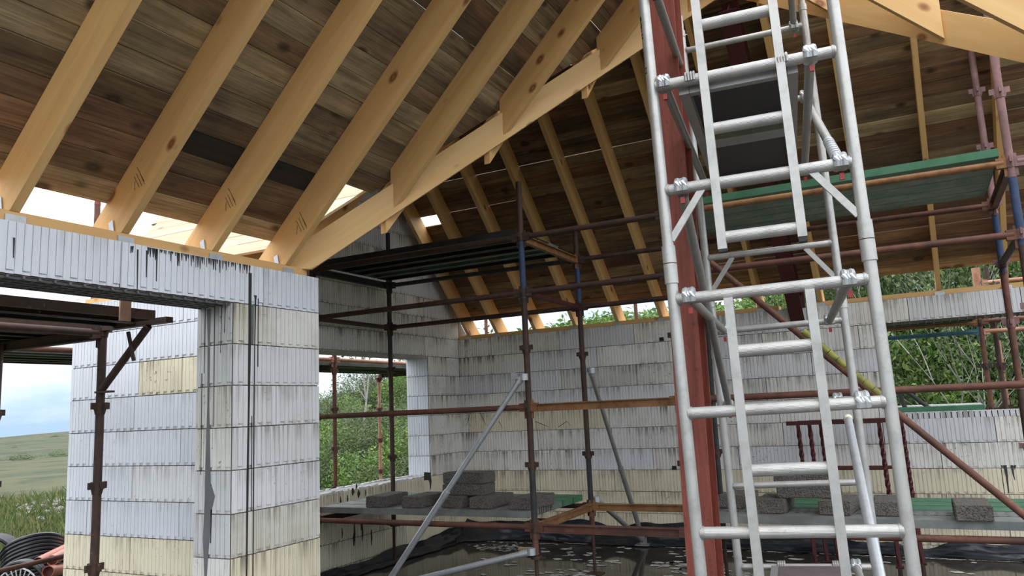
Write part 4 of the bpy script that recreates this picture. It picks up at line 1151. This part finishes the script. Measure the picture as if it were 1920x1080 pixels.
# along the end gable
gt = thing('scaffold_tower', 'rusty scaffold standing outside the end gable window', 'scaffold', (-7.3, 7, -.45))
GX, GX2 = -6.72, -7.95
for X, Y, zt in ((GX, 7.87, 2.75), (GX2, 10.42, 2.28), (GX2, 8.02, 2.28), (GX, 5.45, 3.2), (GX, 4.52, 4.2), (GX, 10.27, 2.7), (GX2, 4.0, 2.3), (GX, 3.2, 2.8), (GX2, 5.6, 2.3)):
    standard(gt, X, Y, -.6, zt, [(-.6, 'rust_pale' if X == GX2 else 'rust_red')] if Y != 4.52 else [(-.6, 'rust_red'), (3.72, 'red_steel')], [2.2-.495*i for i in range(6)], pmat='rust_red')
ledger(gt, (GX, 7.87, 2.36), (GX, 10.27, 2.36), 'rust_pale'); ledger(gt, (GX, 5.45, 2.345), (GX, 7.87, 2.36), 'rust_pale'); ledger(gt, (GX, 3.2, 2.31), (GX, 5.45, 2.33), 'rust_red')
ledger(gt, (GX2, 8.02, 2.40), (GX2, 10.42, 2.40), 'rust_red'); ledger(gt, (GX2, 3.2, .27), (GX2, 5.6, .36), 'rust_red'); ledger(gt, (GX2, 5.6, 2.40), (GX2, 8.02, 2.40), 'rust_red')
for y, x in ((7.87, GX), (10.27, GX), (5.45, GX), (3.2, GX)): transom(gt, (GX, y, 2.27), (GX2, y+.15, 2.27), 'rust_dark')
for i in range(5):
    for (a, b, bay) in ((3.1, 5.5, 'left bay'), (5.52, 7.92, 'middle bay'), (7.94, 10.34, 'right bay')):
        deck_board('scaffold_board', a, b, GX-.16-.235*i, 2.345, ('board_steel_grey', 'board_steel_green', 'board_steel_black', 'board_steel_green', 'rust_red')[i],
                   'worn scaffold board outside the end gable, %s, %s from the wall' % (bay, ORD[i] if i else 'first'), 'end gable deck boards', along='Y')
# behind the back wall
bt = thing('scaffold_tower', 'rusty scaffold outside the back wall seen through the right window opening', 'scaffold', (0, 10.8, -.45))
for X, Y, zt, mats in ((.675, 10.30, 2.60, 'rust_red'), (.82, 10.44, 3.0, 'rust_dark'), (-1.75, 10.30, 3.4, 'rust_pale'), (-5.83, 10.35, 3.05, 'rust_red'), (.93, 11.55, 2.2, 'rust_pale'), (-3.4, 10.3, 3.0, 'rust_red')):
    standard(bt, X, Y, -.3, zt, [(-.3, mats)], [2.35-.495*i for i in range(6)], pmat='rust_dark')
tubeobj('standard', (.70, 10.25, 2.60), (.70, 10.25, 2.98), .042, 'rust_pale', bt)
ledger(bt, (-1.75, 10.30, 2.36), (.675, 10.30, 2.36), 'rust_orange'); ledger(bt, (-1.75, 10.25, 2.25), (.675, 10.25, 2.25), 'teal_paint')
ledger(bt, (.675, 10.30, 2.37), (2.9, 10.30, 2.37), 'rust_red'); ledger(bt, (.675, 10.30, 2.25), (2.9, 10.30, 2.25), 'rust_pale'); ledger(bt, (.72, 10.25, 2.80), (2.9, 10.25, 2.80), 'rust_pale')
a, b = at(1692, 728, Y=10.3), at(1752, 772, Y=10.3); tubeobj('brace', a, b, .024, 'black_paint', bt)
a, b = at(1683, 730, Y=10.35), at(1700, 772, Y=10.35); tubeobj('brace', a, b, .026, 'black_paint', bt)
for i in range(4):
    deck_board('scaffold_board', -1.74, .62, 10.12+.25*i-.0, 2.455, 'board_green' if i == 0 else 'deck_green_u', 'green scaffold board at head height outside the right window, %s from the wall' % ('first', 'second', 'third', 'fourth')[i], 'back upper deck boards')
for i in range(3):
    deck_board('scaffold_board', -1.5, .60, 10.25+.26*i, 1.432+.006*i, 'board_green' if i == 0 else 'eps_white', 'green edged scaffold board at sill height outside the right window, %s from the wall' % ('first', 'second', 'third')[i], 'back lower deck boards')

# ------------------------------------------------------------------ ground, hill and sea
def sstep(a, b, x):
    t_ = max(0.0, min(1.0, (x-a)/(b-a))); return t_*t_*(3-2*t_)
from mathutils import noise as mn
def gz(x, y):
    r = math.hypot(x, y)
    h = -.45 - .0035*max(0, r-40) + .25*mn.noise(V((x*.11, y*.11, 0)))*sstep(12, 30, r)
    hx = sstep(-25, -7.5, x)
    s = max(0.0, y-10.9 + .6*mn.noise(V((x*.2, 3, 0))))
    up = .46*min(s, 9)+.10*max(0, min(s-9, 30))
    h += up*hx + sstep(-5, 1, x)*.16*min(s, 9)
    h += 2.7*math.exp(-((x+318)**2+(y-212)**2)/(2*30**2)) + 1.0*math.exp(-((x+190)**2+(y-112)**2)/(2*22**2))
    h += .7*mn.noise(V((x*.02, y*.02, 5)))*sstep(40, 120, r)
    if -5.9 < x < 4 and -3 < y < 9.3: h = -.45
    h -= 30*sstep(395, 470, r)
    return h
mb = MB(); NA, NR = 220, 120
rs = [2.0*(235.0**(i/(NR-1))) for i in range(NR)]
vs = [(0, 0, -.45)]
for i in range(NR):
    for j in range(NA):
        a = 2*math.pi*j/NA; x, y = rs[i]*math.cos(a), rs[i]*math.sin(a); vs.append((x, y, gz(x, y)))
fs = [(0, 1+j, 1+(j+1) % NA) for j in range(NA)]
for i in range(NR-1):
    for j in range(NA):
        a = 1+i*NA; fs.append((a+j, a+NA+j, a+NA+(j+1) % NA, a+(j+1) % NA))
mb.add(vs, fs, True)
struct('ground', mb, 'ground', label='rough moorland fields falling to the sea')
mb = MB(); n = 64
mb.add([(2500*math.cos(2*math.pi*i/n), 2500*math.sin(2*math.pi*i/n), -27) for i in range(n)], [tuple(range(n))])
struct('sea', mb, 'sea', label='blue sea on the horizon')

# ------------------------------------------------------------------ planting
npr = np.random.default_rng(5)
def leaves(n, rad, size, hgt, flat=.55):
    """leaf cloud: n folded leaves filling a lumpy mound"""
    u = npr.normal(size=(n, 3)); u /= np.linalg.norm(u, axis=1)[:, None]; u[:, 2] = np.abs(u[:, 2])*.95
    lump = 1+.22*np.sin(u[:, 0]*5+1)+.18*np.sin(u[:, 1]*6)+.16*np.cos(u[:, 2]*7+u[:, 0]*4)
    c = u*(npr.uniform(.45, 1.05, n)**.6*lump)[:, None]*np.array([rad, rad, hgt])
    d = npr.normal(size=(n, 3)); d /= np.linalg.norm(d, axis=1)[:, None]
    e = np.cross(d, npr.normal(size=(n, 3))); e /= np.linalg.norm(e, axis=1)[:, None]
    s = size*npr.uniform(.6, 1.3, n)[:, None]
    p = np.stack([c-d*s, c+e*s*flat, c+d*s, c-e*s*flat], 1).reshape(-1, 3)
    f = np.arange(4*n).reshape(n, 4)
    return p, f
def leafmesh(name, n, rad, size, hgt, mat, flat=.5):
    p, f = leaves(n, rad, size, hgt, flat)
    me = bpy.data.meshes.new(name); me.from_pydata(p.tolist(), [], f.tolist()); me.materials.append(M[mat]); return me
BM = [leafmesh('bush_foliage', 6500, 1.0, .034, 1.05, 'leaf_green'), leafmesh('bush_foliage', 6500, 1.0, .036, .95, 'leaf_grey', .30),
      leafmesh('bush_foliage', 6000, 1.0, .04, .9, 'leaf_bright', .45), leafmesh('bush_foliage', 6500, 1.0, .034, 1.25, 'leaf_grey', .35)]
def bush(x, y, s, v, label, group, hs=1.0):
    o = link('hill_bush', BM[v], None, Matrix.Translation((x, y, gz(x, y)-.08)) @ Matrix.Rotation(rnd.uniform(0, 6.28), 4, 'Z') @ Matrix.Diagonal((s, s, s*hs, 1)))
    tag(o, label, 'bush', group)
def visible(x, y, z, m=60):
    d = V((x, y, z))-CAM; c = d.dot(CF)
    if c < .5: return False
    px = 960+FPX*d.dot(CR)/c; py = 540-FPX*d.dot(CU)/c
    return -m < px < 1920+m and -m < py < 1080+m
LB = ('grey-green narrow-leaved bush on the slope outside the end gable window', 'bright green leafy bush on the slope outside the end gable window', 'dense green bush close outside the right window opening')
for i in range(13):
    for j in range(15):
        x = -8.6-1.25*i+rnd.uniform(-.5, .5); y = 6.6+1.15*j+rnd.uniform(-.5, .5)
        if x > -9.4 and y < 10.8: continue
        if not visible(x, y, gz(x, y)+.6): continue
        dd = V((x, y, 0)); 
        # only what the gable window looks out on
        tG = XG/x; yy = y*tG
        if not (GY0-.3 < yy < GY1+.4): continue
        v_ = rnd.choice((1, 1, 1, 3, 3, 2, 2))
        bush(x, y, rnd.uniform(.75, 1.15), v_, LB[0] if v_ != 2 else LB[1], 'grey-green gable hillside bushes' if v_ != 2 else 'bright green gable hillside bushes', rnd.uniform(.7, 1.0))
# low ferns covering the hillside
n = 26000
fx = npr.uniform(-13, 1, n); fy = npr.uniform(13.2, 22, n)
fp = np.array([(x, y, gz(x, y)) for x, y in zip(fx, fy)]) + np.abs(npr.normal(scale=.16, size=(n, 1)))*np.array([[0, 0, 1]])
d = npr.normal(size=(n, 3)); d[:, 2] *= .6; d /= np.linalg.norm(d, axis=1)[:, None]; e = np.cross(d, npr.normal(size=(n, 3))); e /= np.linalg.norm(e, axis=1)[:, None]
sz = .085*npr.uniform(.6, 1.4, n)[:, None]
pp = np.stack([fp-d*sz, fp+e*sz*.45, fp+d*sz, fp-e*sz*.45], 1).reshape(-1, 3)
me = bpy.data.meshes.new('hillside_ferns'); me.from_pydata(pp.tolist(), [], np.arange(4*n).reshape(n, 4).tolist()); me.materials.append(M['leaf_bright'])
tag(link('hillside_ferns', me), 'bright green ferns covering the hillside behind the back wall', None, None, 'stuff')
for i in range(9):
    for j in range(5):
        x = -1.9+.75*i+rnd.uniform(-.3, .3); y = 13.3+.8*j+rnd.uniform(-.3, .3)
        bush(x, y, rnd.uniform(.8, 1.1), 0 if j < 4 and rnd.random() < .8 else 2, LB[2], 'right window bushes', rnd.uniform(1.0, 1.5)+.15*j)
def branchy(name, label, base, h, spread, nb, mat_leaf, nl, leafsize, group=None, cat='tree', sd_=0, thick=.03):
    r = random.Random(sd_)
    t = thing(name, label, cat, base, group); base = V(base)
    mb = MB(); tips = []
    def grow(p, d, L, rad, lvl):
        pts = [p]; rr = [rad]; q = p
        for i in range(5):
            d = (d + V((r.uniform(-.22, .22), r.uniform(-.22, .22), r.uniform(-.06, .16)))).normalized()
            q = q + d*(L/5); pts.append(q); rr.append(rad*(1-.16*(i+1)))
            if lvl < 2 and i >= 1 and r.random() < .7:
                dd = (d + V((r.uniform(-1, 1), r.uniform(-1, 1), r.uniform(-.1, .6)))*.9).normalized()
                grow(q, dd, L*.55, rad*.5, lvl+1)
            if lvl >= 1: tips.append(q)
        mb.path(pts, rr, 5)
    for i in range(nb):
        a = r.uniform(0, 6.28); grow(base, V((math.cos(a)*spread, math.sin(a)*spread, 1)).normalized(), h, thick, 0)
    add('branches', mb, 'bark', t)
    n = nl; idx = [r.randrange(len(tips)) for _ in range(n)]
    c = np.array([tips[i][:] for i in idx])-np.array(base[:]) + npr.normal(scale=.11, size=(n, 3))
    d = npr.normal(size=(n, 3)); d /= np.linalg.norm(d, axis=1)[:, None]; e = np.cross(d, npr.normal(size=(n, 3))); e /= np.linalg.norm(e, axis=1)[:, None]
    s = leafsize*npr.uniform(.6, 1.3, n)[:, None]
    p = np.stack([c-d*s, c+e*s*.5, c+d*s, c-e*s*.5], 1).reshape(-1, 3)
    me = bpy.data.meshes.new('foliage'); me.from_pydata(p.tolist(), [], np.arange(4*n).reshape(n, 4).tolist()); me.materials.append(M[mat_leaf])
    link('foliage', me, t, Matrix.Translation(base))
pb_ = at(678, 790, D=17.5)
branchy('birch_tree', 'thin birch tree with pale trunk on the hillside seen through the gable window', (pb_.x, pb_.y, gz(pb_.x, pb_.y)-.1), 3.3, .22, 2, 'leaf_grey', 1500, .05, None, 'tree', 3, .032)
for i, (x, y, lab) in enumerate(((-.25, 11.75, 'bare-branched pale shrub left in the right window opening'), (.35, 11.9, 'bare-branched pale shrub in the middle of the right window opening'), (1.15, 12.0, 'leafy shrub with pale twigs behind the right scaffold standards'))):
    branchy('branchy_shrub', lab, (x, y, gz(x, y)-.05), 2.3, .8, 4, 'leaf_green', 900, .035, None, 'shrub', 20+i, .016)
p = at(868, 612, D=14)
branchy('hillside_tree', 'small green tree seen through the back eaves gap at the far left corner', (p.x, p.y, gz(p.x, p.y)), 2.0, .22, 3, 'leaf_green', 1500, .05, None, 'tree', 44, .04)
# weeds in the left foreground
n = 5200; mbv = []
px_ = npr.uniform(-30, 150, n); dist = 9.5*(2.4**npr.uniform(0, 1, n)); vsw = []; 
for a, D in zip(px_, dist):
    q = at(a, 900, D=float(D)); g = gz(q.x, q.y); h = rnd.uniform(.12, .42)*(1 if rnd.random() < .9 else 1.4); th = rnd.uniform(0, 6.28); wd = rnd.uniform(.006, .014)*(1+.03*D)
    lx, ly = rnd.gauss(0, .12), rnd.gauss(0, .12); c, s = math.cos(th)*wd, math.sin(th)*wd
    vsw += [(q.x-c, q.y-s, g), (q.x+c, q.y+s, g), (q.x+lx*.5+c*.7, q.y+ly*.5+s*.7, g+h*.6), (q.x+lx, q.y+ly, g+h)]
me = bpy.data.meshes.new('weeds'); me.from_pydata(vsw, [], np.arange(4*n).reshape(n, 4).tolist()); me.materials.append(M['leaf_dry'])
tag(link('weeds', me), 'tall rough weeds and grass at the bottom left', None, None, 'stuff')
mb = MB()
for i in range(60):
    q = at(rnd.uniform(30, 125), 940, D=rnd.uniform(17, 20)); g = gz(q.x, q.y); r = rnd.uniform(.04, .12)
    bmx = bmesh.new(); bmesh.ops.create_icosphere(bmx, subdivisions=1, radius=r)
    o0 = [(v.co.x*rnd.uniform(.8, 1.3)+q.x, v.co.y*rnd.uniform(.8, 1.3)+q.y, v.co.z*.7+g+.12) for v in bmx.verts]
    mb.add(o0, [tuple(v.index for v in f.verts) for f in bmx.faces]); bmx.free()
tag(add('rubble', mb, 'stone'), 'pale rubble heap among the weeds', None, None, 'stuff')
# far hedges on the moor
for px, D, w_, lab in ((35, 66, 3.6, 'dark hedge across the moor, nearest and widest one'), (105, 70, 3.2, 'dark hedge across the moor, right end by the white wall'), (25, 120, 2.4, 'small dark tree clump in the middle of the moor'), (100, 250, 6, 'far hedge line below the distant moor hill')):
    q = at(px, 850, D=D)
    W = Matrix.Translation((q.x, q.y, gz(q.x, q.y)-.3)) @ Matrix.Rotation(.48, 4, 'Z') @ Matrix.Rotation(.55, 4, 'Z') @ Matrix.Diagonal((w_*.5, w_*1.3, w_*.16, 1))
    tag(link('moor_hedge', BM[0], None, W), lab, 'hedge')

# ------------------------------------------------------------------ ducting and pipes outside, bottom left
def coil(label, c, axis, R, r, n, cat='coil', spokes=False):
    t = thing('duct_coil', label, cat, c, 'black duct coils')
    T, _ = frame(V(c), V(c)+V(axis))
    for i in range(n):
        pts = [T @ V(((i-n/2)*r*1.72, R*(1+.012*math.sin(i*2.1))*math.cos(2*math.pi*j/40), R*math.sin(2*math.pi*j/40))) for j in range(40)]
        add('duct_loop', MB().path(pts, r*.92, 8, True), 'duct', t)
    if spokes:
        mb = MB()
        for j in range(26):
            a = 2*math.pi*j/26; mb.tube(T @ V((n*r*.9, R*.25*math.cos(a), R*.25*math.sin(a))), T @ V((n*r*.9, R*.8*math.cos(a+.2), R*.8*math.sin(a+.2))), .007, 5)
        mb.path([T @ V((n*r*.9, R*.24*math.cos(2*math.pi*j/24), R*.24*math.sin(2*math.pi*j/24))) for j in range(24)], .009, 5, True)
        mb.path([T @ V((n*r*.9, R*.82*math.cos(2*math.pi*j/24), R*.82*math.sin(2*math.pi*j/24))) for j in range(24)], .009, 5, True)
        add('white_cord', mb, 'duct_white', t)
c = at(66, 1058, D=8.9); rv, uv, fv = CR, CU, CF
coil('coil of black ribbed duct lying in the weeds, middle one', c, rv*.42-uv*.75-fv*.55, .31, .026, 9)
c = at(-18, 1052, D=8.9)
coil('coil of black duct cut by the left edge', c, rv*.25+uv*.2-fv*.9, .27, .026, 8)
c = at(38, 1106, D=8.2)
coil('coil of black pipe tied with white cord at the bottom left', c, -fv+uv*.15, .285, .024, 3, 'coil', True)
def pipe(label, p, q, r):
    t = thing('drain_pipe', label, 'pipe', p, 'terracotta drain pipes'); p, q = V(p), V(q); d = (q-p).normalized()
    T, L = frame(p, q); n = 24; vs = []
    for x, rr in ((0, r), (L, r), (L, r*.9), (0, r*.9)):
        for i in range(n): a = 2*math.pi*i/n; vs.append(T @ V((x, rr*math.cos(a), rr*math.sin(a))))
    fs = [(k*n+i, k*n+(i+1) % n, ((k+1) % 4)*n+(i+1) % n, ((k+1) % 4)*n+i) for k in range(4) for i in range(n)]
    add('pipe_wall', MB().add(vs, fs, True), 'terracotta', t)
    add('bore_shade', MB().tube(p+d*.06, q-d*.06, r*.895, n), 'terracotta_in', t)  # solid dark plug: the shade inside the pipe is put into its colour
a = at(71, 1054, D=8.3); b = at(150, 1015, D=9.4); pipe('terracotta drain pipe, upper left one beside the white wall', a, b, .052)
a = at(98, 1051, D=8.2); b = at(170, 1010, D=9.5); pipe('terracotta drain pipe, upper right one beside the white wall', a, b, .054)
a = at(90, 1072, D=8.0); b = at(160, 1060, D=9.3); pipe('terracotta drain pipe, lowest one beside the white wall', a, b, .058)
